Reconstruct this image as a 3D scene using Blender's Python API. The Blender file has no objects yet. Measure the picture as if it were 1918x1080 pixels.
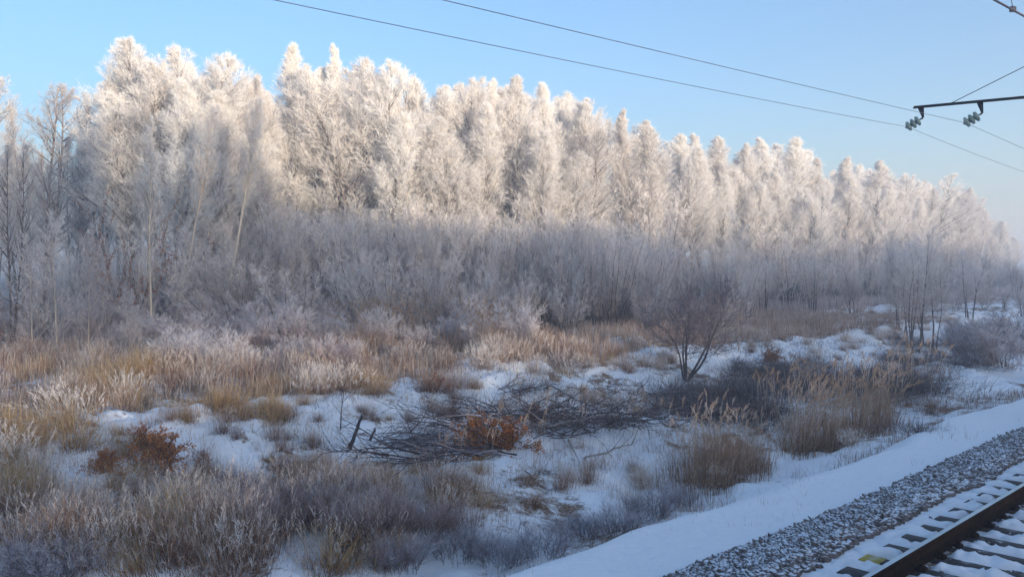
import bpy, math, random
import numpy as np
from mathutils import Vector

# ------------------------------------------------------------------ camera, sky, sun, exposure
SC = bpy.context.scene
COL = SC.collection
F = 1596.0                      # focal length in photo pixels (photo 1918 x 1080)
PITCH = math.atan(35.0 / F)
CZ = 3.2                        # camera height above the ballast top (seen from a train window)
cam_d = bpy.data.cameras.new("camera")
cam_d.sensor_width = 36.0
cam_d.lens = 36.0 * F / 1918.0
cam_d.clip_start = 0.1
cam_d.clip_end = 6000
cam = bpy.data.objects.new("camera", cam_d)
cam.location = (0, 0, CZ)
cam.rotation_euler = (math.pi / 2 - PITCH, 0, 0)
COL.objects.link(cam)
SC.camera = cam

SUN_EL = 4.5
SUN_AZ = 147.0                  # degrees clockwise from the view direction (+Y)
w = bpy.data.worlds.new("World")
SC.world = w
w.use_nodes = True
wn = w.node_tree
wn.nodes.clear()
sky = wn.nodes.new("ShaderNodeTexSky")
sky.sky_type = 'NISHITA'
sky.sun_disc = False
sky.sun_elevation = math.radians(SUN_EL)
sky.sun_rotation = math.radians(SUN_AZ)
sky.altitude = 100
sky.air_density = 1.0
sky.dust_density = 2.2
sky.ozone_density = 3.3
bg = wn.nodes.new("ShaderNodeBackground")
bg.inputs['Strength'].default_value = 0.15
wo = wn.nodes.new("ShaderNodeOutputWorld")
wn.links.new(sky.outputs[0], bg.inputs[0])
wn.links.new(bg.outputs[0], wo.inputs[0])

sd = bpy.data.lights.new("sun", 'SUN')
sd.energy = 4.7
sd.angle = math.radians(0.6)
sd.color = (1.0, 0.85, 0.66)
sun = bpy.data.objects.new("sun", sd)
_a, _e = math.radians(SUN_AZ), math.radians(SUN_EL)
sdir = Vector((math.sin(_a) * math.cos(_e), math.cos(_a) * math.cos(_e), math.sin(_e)))
sun.rotation_euler = sdir.to_track_quat('Z', 'Y').to_euler()
COL.objects.link(sun)

SC.view_settings.view_transform = 'Standard'
SC.view_settings.look = 'None'
SC.view_settings.exposure = 1.82
SC.view_settings.gamma = 1.0
SC.cycles.max_bounces = 5
SC.cycles.diffuse_bounces = 3
SC.cycles.transmission_bounces = 3
SC.cycles.volume_bounces = 1
SC.cycles.caustics_reflective = False
SC.cycles.caustics_refractive = False

# ------------------------------------------------------------------ frames of reference
TA = math.radians(45.8)
DU = np.array([math.sin(TA), math.cos(TA)])       # along the railway
DV = np.array([-math.cos(TA), math.sin(TA)])      # away from the railway, into the forest
RZ = math.atan2(DU[1], DU[0])                     # rotation putting local x along the railway


def uv2xy(u, v):
    return (u * DU[0] + v * DV[0], u * DU[1] + v * DV[1])


def xy2uv(x, y):
    return (x * DU[0] + y * DU[1], x * DV[0] + y * DV[1])


def ray(px, py):
    xc = (px - 959.0) / F
    yc = -(py - 540.0) / F
    c, s = math.cos(PITCH), math.sin(PITCH)
    d = (xc, c + yc * s, -s + yc * c)
    return d[0] / d[1], d[2] / d[1]               # X/Y, (Z-CZ)/Y


# ------------------------------------------------------------------ noise and terrain
def _hash(ix, iy, seed):
    n = (ix * 374761393 + iy * 668265263 + seed * 1442695041) & 0xFFFFFFFF
    n = ((n ^ (n >> 13)) * 1274126177) & 0xFFFFFFFF
    n = n ^ (n >> 16)
    return (n & 0xFFFF) / 65535.0


def vnoise(x, y, scale, seed=0):
    x = np.asarray(x, dtype=np.float64) / scale
    y = np.asarray(y, dtype=np.float64) / scale
    x0 = np.floor(x).astype(np.int64)
    y0 = np.floor(y).astype(np.int64)
    fx, fy = x - x0, y - y0
    fx = fx * fx * (3 - 2 * fx)
    fy = fy * fy * (3 - 2 * fy)
    a = _hash(x0, y0, seed)
    b = _hash(x0 + 1, y0, seed)
    c = _hash(x0, y0 + 1, seed)
    d = _hash(x0 + 1, y0 + 1, seed)
    return ((a * (1 - fx) + b * fx) * (1 - fy) + (c * (1 - fx) + d * fx) * fy) * 2 - 1


PV = [-400, -30, -9, -4.3, 4.5, 5.9, 7.5, 8.6, 10.3, 13.0, 14.6, 17.0, 19.0, 21.6, 24.5, 26.5, 34, 60, 120, 900]
PZ = [-3.5, -2.6, -0.6, 0.0, 0.0, -0.42, -0.55, -1.35, -1.75, -1.40, -1.30, -2.2, -2.95, -3.0, -1.75, -1.25, -1.30, -1.45, -1.5, -1.5]


def terrain(u, v):
    u = np.asarray(u, dtype=np.float64)
    v = np.asarray(v, dtype=np.float64)
    wob = vnoise(u, v * 0, 4.5, 3) * 0.35 + vnoise(u, v * 0, 1.7, 4) * 0.12
    k = np.clip((v - 5.6) / 1.5, 0, 1)
    wob2 = vnoise(u, v * 0, 9.0, 5) * 1.3 * np.clip((v - 9) / 4, 0, 1)
    z = np.interp(v - wob * k - wob2, PV, PZ)
    rough = np.clip((v - 7.9) / 2.0, 0, 1)
    z = z + rough * (vnoise(u, v, 3.6, 11) * 0.27 + vnoise(u, v, 1.5, 12) * 0.17 + np.abs(vnoise(u, v, 0.75, 13)) * 0.16 + vnoise(u, v, 0.36, 19) * 0.05)
    z = z + np.clip((v - 10) / 3, 0, 1) * np.clip((40 - v) / 6, 0, 1) * (np.abs(vnoise(u, v, 1.15, 26)) * 0.22 + np.abs(vnoise(u, v, 0.45, 27)) * 0.09 - 0.1)
    far = np.clip((v - 24) / 6, 0, 1)
    z = z + far * (np.maximum(vnoise(u, v, 4.2, 14), 0) * 0.45 + vnoise(u, v, 14, 15) * 0.2)
    bench = np.clip((v - 5.3) / 0.8, 0, 1) * (1 - rough)
    z = z + bench * (vnoise(u, v, 1.1, 16) * 0.03 + vnoise(u, v, 3.0, 17) * 0.05 + vnoise(u * 0.6 + v * 0.8, v * 2.2 - u * 0.4, 0.8, 25) * 0.018)
    bed = (1 - np.clip((v - 4.0) / 1.2, 0, 1)) * (v > -6)
    z = z + bed * (vnoise(u, v, 0.3, 18) * 0.01)
    return z


def tz(x, y):
    u, v = xy2uv(x, y)
    return float(terrain(u, v))


def at_ground(px, py):
    """world point where the ground shows at that place of the photo"""
    rx, rz = ray(px, py)
    lo = 3.0
    y = lo
    while y < 600:
        if CZ + rz * y <= tz(rx * y, y):
            break
        y *= 1.01
    return rx * y, y


def at_depth(px, depth):
    rx, _ = ray(px, 500)
    return rx * depth, depth


# ------------------------------------------------------------------ materials
def mat(name):
    m = bpy.data.materials.new(name)
    m.use_nodes = True
    nt = m.node_tree
    nt.nodes.clear()
    out = nt.nodes.new("ShaderNodeOutputMaterial")
    return m, nt, out


def N(nt, t, **kw):
    n = nt.nodes.new(t)
    for k, v in kw.items():
        if hasattr(n, k):
            setattr(n, k, v)
        else:
            n.inputs[k].default_value = v
    return n


def ramp(nt, src, stops):
    r = nt.nodes.new("ShaderNodeValToRGB")
    el = r.color_ramp.elements
    while len(el) < len(stops):
        el.new(0.5)
    for e, (p, c) in zip(el, stops):
        e.position = p
        e.color = (*c, 1) if len(c) == 3 else c
    nt.links.new(src, r.inputs[0])
    return r


def plant_mat(name, stops, trans=0.25, vary=0.12, nscale=3.0, rand=0.1):
    """colour follows the vertex 'tone' (0 bare bark ... 1 thick frost / dry tip)"""
    m, nt, out = mat(name)
    at = N(nt, "ShaderNodeAttribute", attribute_name="tone")
    tc = nt.nodes.new("ShaderNodeTexCoord")
    nz = N(nt, "ShaderNodeTexNoise")
    nz.inputs['Scale'].default_value = nscale
    nz.inputs['Detail'].default_value = 2
    nt.links.new(tc.outputs['Object'], nz.inputs['Vector'])
    ma = N(nt, "ShaderNodeMath", operation='MULTIPLY_ADD')
    nt.links.new(nz.outputs[0], ma.inputs[0])
    ma.inputs[1].default_value = vary * 2
    ma.inputs[2].default_value = -vary
    ad = N(nt, "ShaderNodeMath", operation='ADD')
    nt.links.new(at.outputs['Fac'], ad.inputs[0])
    nt.links.new(ma.outputs[0], ad.inputs[1])
    oi = nt.nodes.new("ShaderNodeObjectInfo")
    ma2 = N(nt, "ShaderNodeMath", operation='MULTIPLY_ADD')
    nt.links.new(oi.outputs['Random'], ma2.inputs[0])
    ma2.inputs[1].default_value = rand * 2
    ma2.inputs[2].default_value = -rand
    ad2 = N(nt, "ShaderNodeMath", operation='ADD')
    nt.links.new(ad.outputs[0], ad2.inputs[0])
    nt.links.new(ma2.outputs[0], ad2.inputs[1])
    r = ramp(nt, ad2.outputs[0], stops)
    d = nt.nodes.new("ShaderNodeBsdfDiffuse")
    nt.links.new(r.outputs[0], d.inputs[0])
    if trans > 0:
        t = nt.nodes.new("ShaderNodeBsdfTranslucent")
        nt.links.new(r.outputs[0], t.inputs[0])
        mx = nt.nodes.new("ShaderNodeMixShader")
        mx.inputs[0].default_value = trans
        nt.links.new(d.outputs[0], mx.inputs[1])
        nt.links.new(t.outputs[0], mx.inputs[2])
        nt.links.new(mx.outputs[0], out.inputs[0])
    else:
        nt.links.new(d.outputs[0], out.inputs[0])
    return m


WHITE = (0.80, 0.79, 0.80)
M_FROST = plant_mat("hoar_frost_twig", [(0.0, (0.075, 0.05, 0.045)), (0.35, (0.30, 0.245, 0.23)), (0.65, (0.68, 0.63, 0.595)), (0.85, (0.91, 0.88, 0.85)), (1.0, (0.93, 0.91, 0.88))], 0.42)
M_PINK = plant_mat("frosted_red_twig", [(0.0, (0.07, 0.035, 0.03)), (0.35, (0.24, 0.155, 0.15)), (0.7, (0.52, 0.43, 0.42)), (1.0, (0.80, 0.75, 0.75))], 0.25)
M_THICK = plant_mat("frosted_thicket_twig", [(0.0, (0.075, 0.045, 0.038)), (0.35, (0.26, 0.185, 0.16)), (0.7, (0.56, 0.475, 0.435)), (1.0, (0.84, 0.79, 0.755))], 0.3)
M_BARK = plant_mat("frosted_bark", [(0.0, (0.045, 0.032, 0.028)), (0.5, (0.11, 0.085, 0.075)), (1.0, (0.42, 0.38, 0.36))], 0.0, 0.25, 5)
M_BIRCH = plant_mat("birch_bark", [(0.0, (0.10, 0.07, 0.055)), (0.3, (0.42, 0.34, 0.26)), (1.0, (0.66, 0.58, 0.48))], 0.0, 0.3, 4)
M_DARK = plant_mat("dark_wet_twig", [(0.0, (0.022, 0.018, 0.02)), (0.5, (0.07, 0.055, 0.06)), (1.0, (0.30, 0.28, 0.31))], 0.0, 0.15, 6)
M_GREY = plant_mat("grey_violet_twig", [(0.0, (0.05, 0.038, 0.045)), (0.5, (0.17, 0.145, 0.165)), (1.0, (0.56, 0.54, 0.58))], 0.1, 0.15, 4)
M_STRAW = plant_mat("dry_straw", [(0.0, (0.12, 0.055, 0.022)), (0.45, (0.40, 0.22, 0.085)), (0.8, (0.62, 0.42, 0.20)), (1.0, (0.72, 0.58, 0.40))], 0.3, 0.2, 3)
M_REED = plant_mat("dry_reed", [(0.0, (0.12, 0.06, 0.035)), (0.5, (0.34, 0.205, 0.12)), (0.8, (0.54, 0.41, 0.31)), (1.0, (0.76, 0.69, 0.64))], 0.25, 0.12, 3)
M_RUST = plant_mat("rust_brown_grass", [(0.0, (0.08, 0.035, 0.022)), (0.5, (0.29, 0.155, 0.09)), (0.8, (0.48, 0.34, 0.25)), (1.0, (0.70, 0.62, 0.57))], 0.25, 0.25, 3, 0.2)
M_LEAF = plant_mat("dead_oak_leaf", [(0.0, (0.06, 0.02, 0.008)), (0.5, (0.38, 0.13, 0.032)), (1.0, (0.66, 0.30, 0.09))], 0.3, 0.3, 8)


def ground_mat():
    m, nt, out = mat("snow_ground")
    p = nt.nodes.new("ShaderNodeBsdfPrincipled")
    tc = nt.nodes.new("ShaderNodeTexCoord")
    lit = N(nt, "ShaderNodeAttribute", attribute_name="litter")
    n1 = N(nt, "ShaderNodeTexNoise")
    n1.inputs['Scale'].default_value = 0.8
    n1.inputs['Detail'].default_value = 8
    n1.inputs['Roughness'].default_value = 0.68
    n2 = N(nt, "ShaderNodeTexNoise")
    n2.inputs['Scale'].default_value = 9.0
    n2.inputs['Detail'].default_value = 6
    n2.inputs['Roughness'].default_value = 0.7
    for n in (n1, n2):
        nt.links.new(tc.outputs['Object'], n.inputs['Vector'])
    a = N(nt, "ShaderNodeMath", operation='MULTIPLY_ADD')
    nt.links.new(n2.outputs[0], a.inputs[0])
    a.inputs[1].default_value = 0.35
    nt.links.new(n1.outputs[0], a.inputs[2])
    b = N(nt, "ShaderNodeMath", operation='ADD')
    nt.links.new(a.outputs[0], b.inputs[0])
    nt.links.new(lit.outputs['Fac'], b.inputs[1])
    mask = ramp(nt, b.outputs[0], [(0.80, (0, 0, 0)), (0.90, (1, 1, 1))])
    n3 = N(nt, "ShaderNodeTexNoise")
    n3.inputs['Scale'].default_value = 30
    n3.inputs['Detail'].default_value = 4
    nt.links.new(tc.outputs['Object'], n3.inputs['Vector'])
    lc = ramp(nt, n3.outputs[0], [(0.3, (0.05, 0.03, 0.02)), (0.5, (0.19, 0.115, 0.07)), (0.62, (0.34, 0.23, 0.14)), (0.74, (0.60, 0.56, 0.54))])
    sc = ramp(nt, n2.outputs[0], [(0.3, (0.83, 0.84, 0.86)), (0.7, (0.90, 0.90, 0.90))])
    mx = N(nt, "ShaderNodeMix", data_type='RGBA')
    nt.links.new(mask.outputs[0], mx.inputs[0])
    nt.links.new(sc.outputs[0], mx.inputs[6])
    nt.links.new(lc.outputs[0], mx.inputs[7])
    nt.links.new(mx.outputs[2], p.inputs['Base Color'])
    p.inputs['Roughness'].default_value = 0.85
    p.inputs['Specular IOR Level'].default_value = 0.25
    bp = nt.nodes.new("ShaderNodeBump")
    bp.inputs['Strength'].default_value = 0.7
    bp.inputs['Distance'].default_value = 0.08
    n4 = N(nt, "ShaderNodeTexNoise")
    n4.inputs['Scale'].default_value = 6
    n4.inputs['Detail'].default_value = 8
    nt.links.new(tc.outputs['Object'], n4.inputs['Vector'])
    nt.links.new(n4.outputs[0], bp.inputs['Height'])
    nt.links.new(bp.outputs[0], p.inputs['Normal'])
    nt.links.new(p.outputs[0], out.inputs[0])
    return m


def snowy_mat(name, cols, snow_lo, snow_hi, nscale=20.0, rough=0.8, metallic=0.0):
    """a solid with snow lying on the faces that look up"""
    m, nt, out = mat(name)
    p = nt.nodes.new("ShaderNodeBsdfPrincipled")
    tc = nt.nodes.new("ShaderNodeTexCoord")
    nz = N(nt, "ShaderNodeTexNoise")
    nz.inputs['Scale'].default_value = nscale
    nz.inputs['Detail'].default_value = 5
    nt.links.new(tc.outputs['Object'], nz.inputs['Vector'])
    c = ramp(nt, nz.outputs[0], [(0.35, cols[0]), (0.65, cols[1])])
    ge = nt.nodes.new("ShaderNodeNewGeometry")
    sp = nt.nodes.new("ShaderNodeSeparateXYZ")
    nt.links.new(ge.outputs['Normal'], sp.inputs[0])
    n2 = N(nt, "ShaderNodeTexNoise")
    n2.inputs['Scale'].default_value = nscale * 0.4
    n2.inputs['Detail'].default_value = 4
    nt.links.new(tc.outputs['Object'], n2.inputs['Vector'])
    ma = N(nt, "ShaderNodeMath", operation='MULTIPLY_ADD')
    nt.links.new(n2.outputs[0], ma.inputs[0])
    ma.inputs[1].default_value = 0.9
    nt.links.new(sp.outputs[2], ma.inputs[2])
    mk = ramp(nt, ma.outputs[0], [(0.0, (0, 0, 0)), (1.0, (1, 1, 1))])
    mr = N(nt, "ShaderNodeMapRange")
    mr.inputs['From Min'].default_value = snow_lo
    mr.inputs['From Max'].default_value = snow_hi
    nt.links.new(ma.outputs[0], mr.inputs[0])
    mx = N(nt, "ShaderNodeMix", data_type='RGBA')
    nt.links.new(mr.outputs[0], mx.inputs[0])
    nt.links.new(c.outputs[0], mx.inputs[6])
    mx.inputs[7].default_value = (0.78, 0.81, 0.86, 1)
    nt.nodes.remove(mk)
    nt.links.new(mx.outputs[2], p.inputs['Base Color'])
    p.inputs['Roughness'].default_value = rough
    p.inputs['Metallic'].default_value = metallic
    nt.links.new(p.outputs[0], out.inputs[0])
    return m


def plain_mat(name, c1, c2, scale=10.0, rough=0.6, metallic=0.0, spec=0.5):
    m, nt, out = mat(name)
    p = nt.nodes.new("ShaderNodeBsdfPrincipled")
    tc = nt.nodes.new("ShaderNodeTexCoord")
    nz = N(nt, "ShaderNodeTexNoise")
    nz.inputs['Scale'].default_value = scale
    nz.inputs['Detail'].default_value = 6
    nt.links.new(tc.outputs['Object'], nz.inputs['Vector'])
    c = ramp(nt, nz.outputs[0], [(0.35, c1), (0.65, c2)])
    nt.links.new(c.outputs[0], p.inputs['Base Color'])
    p.inputs['Specular IOR Level'].default_value = spec
    p.inputs['Roughness'].default_value = rough
    p.inputs['Metallic'].default_value = metallic
    nt.links.new(p.outputs[0], out.inputs[0])
    return m


M_GROUND = ground_mat()
M_STONE = snowy_mat("ballast_stone", ((0.05, 0.042, 0.042), (0.19, 0.155, 0.145)), 1.22, 1.48, 14)
M_SLEEPER = snowy_mat("sleeper_concrete", ((0.022, 0.019, 0.02), (0.07, 0.06, 0.06)), 1.58, 1.75, 9)
M_YELLOW = snowy_mat("yellow_paint", ((0.36, 0.26, 0.04), (0.50, 0.38, 0.06)), 1.40, 1.62, 9)
M_RAILHEAD = plain_mat("rail_running_surface", (0.38, 0.42, 0.46), (0.5, 0.54, 0.58), 3, 0.32, 0.9)
M_RAILWEB = plain_mat("rust_brown_rail", (0.008, 0.006, 0.006), (0.022, 0.013, 0.010), 9, 0.95, 0.0, 0.05)
M_IRON = plain_mat("black_painted_steel", (0.012, 0.013, 0.018), (0.03, 0.03, 0.035), 12, 0.7)
M_WIRE = plain_mat("weathered_wire", (0.16, 0.14, 0.15), (0.24, 0.21, 0.22), 5, 0.7, 0.0)
M_GLASS = plain_mat("pale_green_insulator", (0.17, 0.23, 0.20), (0.34, 0.42, 0.37), 6, 0.3)


# ------------------------------------------------------------------ mesh building with numpy
class MB:
    def __init__(self):
        self.v, self.f, self.t, self.m, self.n = [], [], [], [], 0

    def add(self, verts, quads, tone, mi=0):
        self.v.append(np.asarray(verts, dtype=np.float32).reshape(-1, 3))
        self.f.append(np.asarray(quads, dtype=np.int64).reshape(-1, 4) + self.n)
        self.t.append(np.asarray(tone, dtype=np.float32).ravel())
        self.m.append(np.full(len(self.f[-1]), mi, dtype=np.int32))
        self.n += len(self.v[-1])

    def ribbons(self, P, W, T, rng, mi=0):
        """P [B,n,3] centre lines, W [B,n] or [B] widths, T [B,n] or [B] tones"""
        B, n, _ = P.shape
        if B == 0:
            return
        W = np.broadcast_to(np.asarray(W).reshape(B, -1), (B, n))
        T = np.broadcast_to(np.asarray(T).reshape(B, -1), (B, n))
        tan = P[:, -1] - P[:, 0]
        s = np.cross(tan, rng.normal(size=(B, 3)))
        s /= np.linalg.norm(s, axis=1, keepdims=True) + 1e-9
        off = s[:, None, :] * W[:, :, None] * 0.5
        V = np.stack([P - off, P + off], axis=2)                  # B,n,2,3
        idx = np.arange(B * n * 2).reshape(B, n, 2)
        q = np.stack([idx[:, :-1, 0], idx[:, :-1, 1], idx[:, 1:, 1], idx[:, 1:, 0]], axis=-1)
        self.add(V, q, np.repeat(T[:, :, None], 2, axis=2), mi)

    def tubes(self, P, R, T, sides=5, mi=0):
        B, n, _ = P.shape
        if B == 0:
            return
        R = np.broadcast_to(np.asarray(R).reshape(B, -1), (B, n))
        T = np.broadcast_to(np.asarray(T).reshape(B, -1), (B, n))
        tan = P[:, -1] - P[:, 0]
        ref = np.where(np.abs(tan[:, 2:3]) > 0.9 * np.linalg.norm(tan, axis=1, keepdims=True), np.array([[1., 0, 0]]), np.array([[0, 0, 1.]]))
        a = np.cross(tan, ref)
        a /= np.linalg.norm(a, axis=1, keepdims=True) + 1e-9
        b = np.cross(tan, a)
        b /= np.linalg.norm(b, axis=1, keepdims=True) + 1e-9
        ang = np.arange(sides) * 2 * math.pi / sides
        ring = a[:, None, :] * np.cos(ang)[None, :, None] + b[:, None, :] * np.sin(ang)[None, :, None]
        V = P[:, :, None, :] + ring[:, None] * R[:, :, None, None]
        idx = np.arange(B * n * sides).reshape(B, n, sides)
        nx = np.roll(idx, -1, axis=2)
        q = np.stack([idx[:, :-1], nx[:, :-1], nx[:, 1:], idx[:, 1:]], axis=-1)
        self.add(V, q, np.repeat(T[:, :, None], sides, axis=2), mi)

    def mesh(self, name, mats, smooth=False):
        me = bpy.data.meshes.new(name)
        V = np.concatenate(self.v)
        Q = np.concatenate(self.f)
        T = np.concatenate(self.t)
        MI = np.concatenate(self.m)
        me.vertices.add(len(V))
        me.vertices.foreach_set("co", V.ravel())
        me.loops.add(len(Q) * 4)
        me.loops.foreach_set("vertex_index", Q.ravel().astype(np.int32))
        me.polygons.add(len(Q))
        me.polygons.foreach_set("loop_start", np.arange(0, len(Q) * 4, 4, dtype=np.int32))
        me.polygons.foreach_set("material_index", MI)
        if smooth:
            me.polygons.foreach_set("use_smooth", np.ones(len(Q), dtype=bool))
        at = me.attributes.new("tone", 'FLOAT', 'POINT')
        at.data.foreach_set("value", T)
        for m in (mats if isinstance(mats, (list, tuple)) else [mats]):
            me.materials.append(m)
        me.update()
        me.validate()
        return me


def unit(a):
    return a / (np.linalg.norm(a, axis=-1, keepdims=True) + 1e-9)


def polyl(base, d, L, n, trop, wig, rng, grav=None):
    """grow B curved lines from base along d"""
    B = len(base)
    P = np.empty((B, n, 3))
    P[:, 0] = base
    d = unit(d)
    up = np.array([0, 0, 1.0])
    for i in range(1, n):
        P[:, i] = P[:, i - 1] + d * (L / (n - 1))[:, None]
        d = unit(d + up * trop + rng.normal(size=(B, 3)) * wig)
    return P


def sprout(P, k, t0, t1, ang, rng, jit=0.25, tpow=1.0):
    """k children per parent line -> base points, directions, t along parent, parent index"""
    B, n, _ = P.shape
    t = (np.arange(k)[None, :] + rng.random((B, k))) / k
    t = t0 + (t1 - t0) * t ** tpow
    x = t * (n - 1)
    i = np.minimum(x.astype(int), n - 2)
    fr = (x - i)[..., None]
    bi = np.arange(B)[:, None]
    base = P[bi, i] * (1 - fr) + P[bi, i + 1] * fr
    tan = unit(P[bi, i + 1] - P[bi, i])
    r = rng.normal(size=(B, k, 3))
    perp = unit(np.cross(tan, r))
    A = (ang + rng.normal(size=(B, k)) * jit * ang)[..., None]
    d = tan * np.cos(A) + perp * np.sin(A)
    return base.reshape(-1, 3), d.reshape(-1, 3), t.ravel(), np.repeat(np.arange(B), k)


def taper(r0, r1, n):
    return np.linspace(0, 1, n)[None, :] * (r1 - r0)[:, None] + r0[:, None]


def twigs(cr, P, L, rng, w, k2, k3, a2=0.6, a3=0.55, l2=(0.5, 0.9), l3=(0.18, 0.36), trop=0.08, tone=(0.75, 1.0), t0=0.15, size=None):
    """two finer levels of frosted twigs on the lines P"""
    b, d, t, pi = sprout(P, k2, t0, 1.0, a2, rng)
    B = len(b)
    ll = rng.uniform(*l2, B) * (1.15 - 0.5 * t) * (np.clip(L[pi] / np.mean(L), 0.6, 1.3) if size is None else np.maximum(size[pi], 0.3))
    P2 = polyl(b, d, ll, 3, trop, 0.12, rng)
    tn = rng.uniform(tone[0], tone[1], B)
    cr.ribbons(P2, taper(np.full(B, w * 1.15), np.full(B, w * 0.55), 3), tn - 0.08, rng)
    b, d, t, pi = sprout(P2, k3, 0.15, 1.0, a3, rng)
    B = len(b)
    l3_ = rng.uniform(*l3, B)
    P3 = polyl(b, d, l3_, 2, trop, 0.1, rng)
    cr.ribbons(P3, taper(np.full(B, w), np.full(B, w * 0.35), 2), rng.uniform(tone[0], tone[1], B), rng)


# ---- tall frosted tree, 20 m high
def tall_tree(seed, H=20.0, cb=0.42, spread=3.0, power=0.75, limbs=46, bare=0.0, lean=0.0, w=0.016, bark=0, k1=10, k2=7, k3=4,
              tone=(0.75, 1.0), tr=0.17, wobble=0.02, leaders=1, a1=0.75):
    rng = np.random.default_rng(seed)
    tk, cr = MB(), MB()
    nl = leaders
    base = np.zeros((nl, 3))
    base[:, :2] = rng.normal(size=(nl, 2)) * 0.12 * (nl > 1)
    d = np.tile([[math.sin(lean), 0.0, math.cos(lean)]], (nl, 1)) + rng.normal(size=(nl, 3)) * 0.10 * (nl > 1)
    Ls = np.full(nl, H) * (1 - 0.12 * rng.random(nl) * (np.arange(nl) > 0))
    T = polyl(base, d, Ls, 16, 0.012, wobble, rng)
    rr = np.linspace(1, 0, 16) ** 0.8 * (tr / math.sqrt(nl)) + 0.018
    tk.tubes(T, np.tile(rr, (nl, 1)), np.tile(np.linspace(0.35, 0.75, 16), (nl, 1)) if bark == 0 else np.tile(np.linspace(0.55, 0.8, 16), (nl, 1)), 7, 0)
    lp = max(8, limbs // nl)
    b, dd, t, pi = sprout(T, lp, cb, 0.985, a1, rng, 0.22)
    h = (t - cb) / (1 - cb)
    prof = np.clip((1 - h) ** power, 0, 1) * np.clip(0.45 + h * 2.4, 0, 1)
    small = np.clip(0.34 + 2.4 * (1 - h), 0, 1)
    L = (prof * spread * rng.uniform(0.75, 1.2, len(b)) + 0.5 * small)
    tang = unit(T[pi, -1] - T[pi, 0])
    dd = unit(dd + tang * (0.22 + 0.75 * h ** 1.5)[:, None])
    P1 = polyl(b, dd, L, 8, 0.055, 0.07, rng)
    tk.tubes(P1, taper(0.012 + 0.014 * L, np.full(len(L), 0.008), 8), np.tile(np.linspace(0.45, 1.0, 8), (len(L), 1)), 4, 0)
    # dead lower limbs
    b0, d0, t0, pi0 = sprout(T, max(4, 10 // nl), 0.12, cb, 1.0, rng)
    P0 = polyl(b0, d0, rng.uniform(0.6, 1.8, len(b0)), 5, 0.03, 0.08, rng)
    tk.tubes(P0, taper(np.full(len(b0), 0.018), np.full(len(b0), 0.006), 5), 0.6 * np.ones(len(b0)), 4, 0)
    twigs(cr, P0, np.ones(len(b0)), rng, w, 4, 3, tone=(tone[0] - 0.2, tone[1] - 0.1))
    # secondary branches
    b, d, t, pi = sprout(P1, k1, 0.12, 1.0, 0.62, rng)
    L2 = (0.30 * L[pi] * (1.1 - 0.5 * t) + 0.30) * rng.uniform(0.35, 1.35, len(b)) * small[pi]
    sm2 = small[pi]
    P2 = polyl(b, d, L2, 5, 0.13, 0.10, rng)
    tip = t
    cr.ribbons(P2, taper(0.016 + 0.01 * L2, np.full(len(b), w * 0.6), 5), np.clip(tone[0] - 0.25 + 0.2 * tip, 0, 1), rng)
    twigs(cr, P2, L2, rng, w, k2, k3, tone=tone, trop=0.16, l2=(0.35, 0.7), l3=(0.14, 0.30), size=sm2)
    # leader top
    top = T[:, -4:]
    b, d, t, pi = sprout(top, 18, 0.0, 1.0, 0.30, rng)
    P3 = polyl(b, d, rng.uniform(0.25, 0.8, len(b)) * (1.1 - 0.8 * t), 4, 0.2, 0.04, rng)
    cr.ribbons(P3, taper(np.full(len(b), 0.03), np.full(len(b), 0.015), 4), np.full(len(b), 0.85), rng)
    twigs(cr, P3, np.ones(len(b)), rng, w, 5, 3, tone=tone, trop=0.22, a2=0.35, l2=(0.15, 0.36), l3=(0.10, 0.2))
    return tk.mesh("trunk", M_BIRCH if bark else M_BARK, True), cr.mesh("crown", M_FROST)


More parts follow.
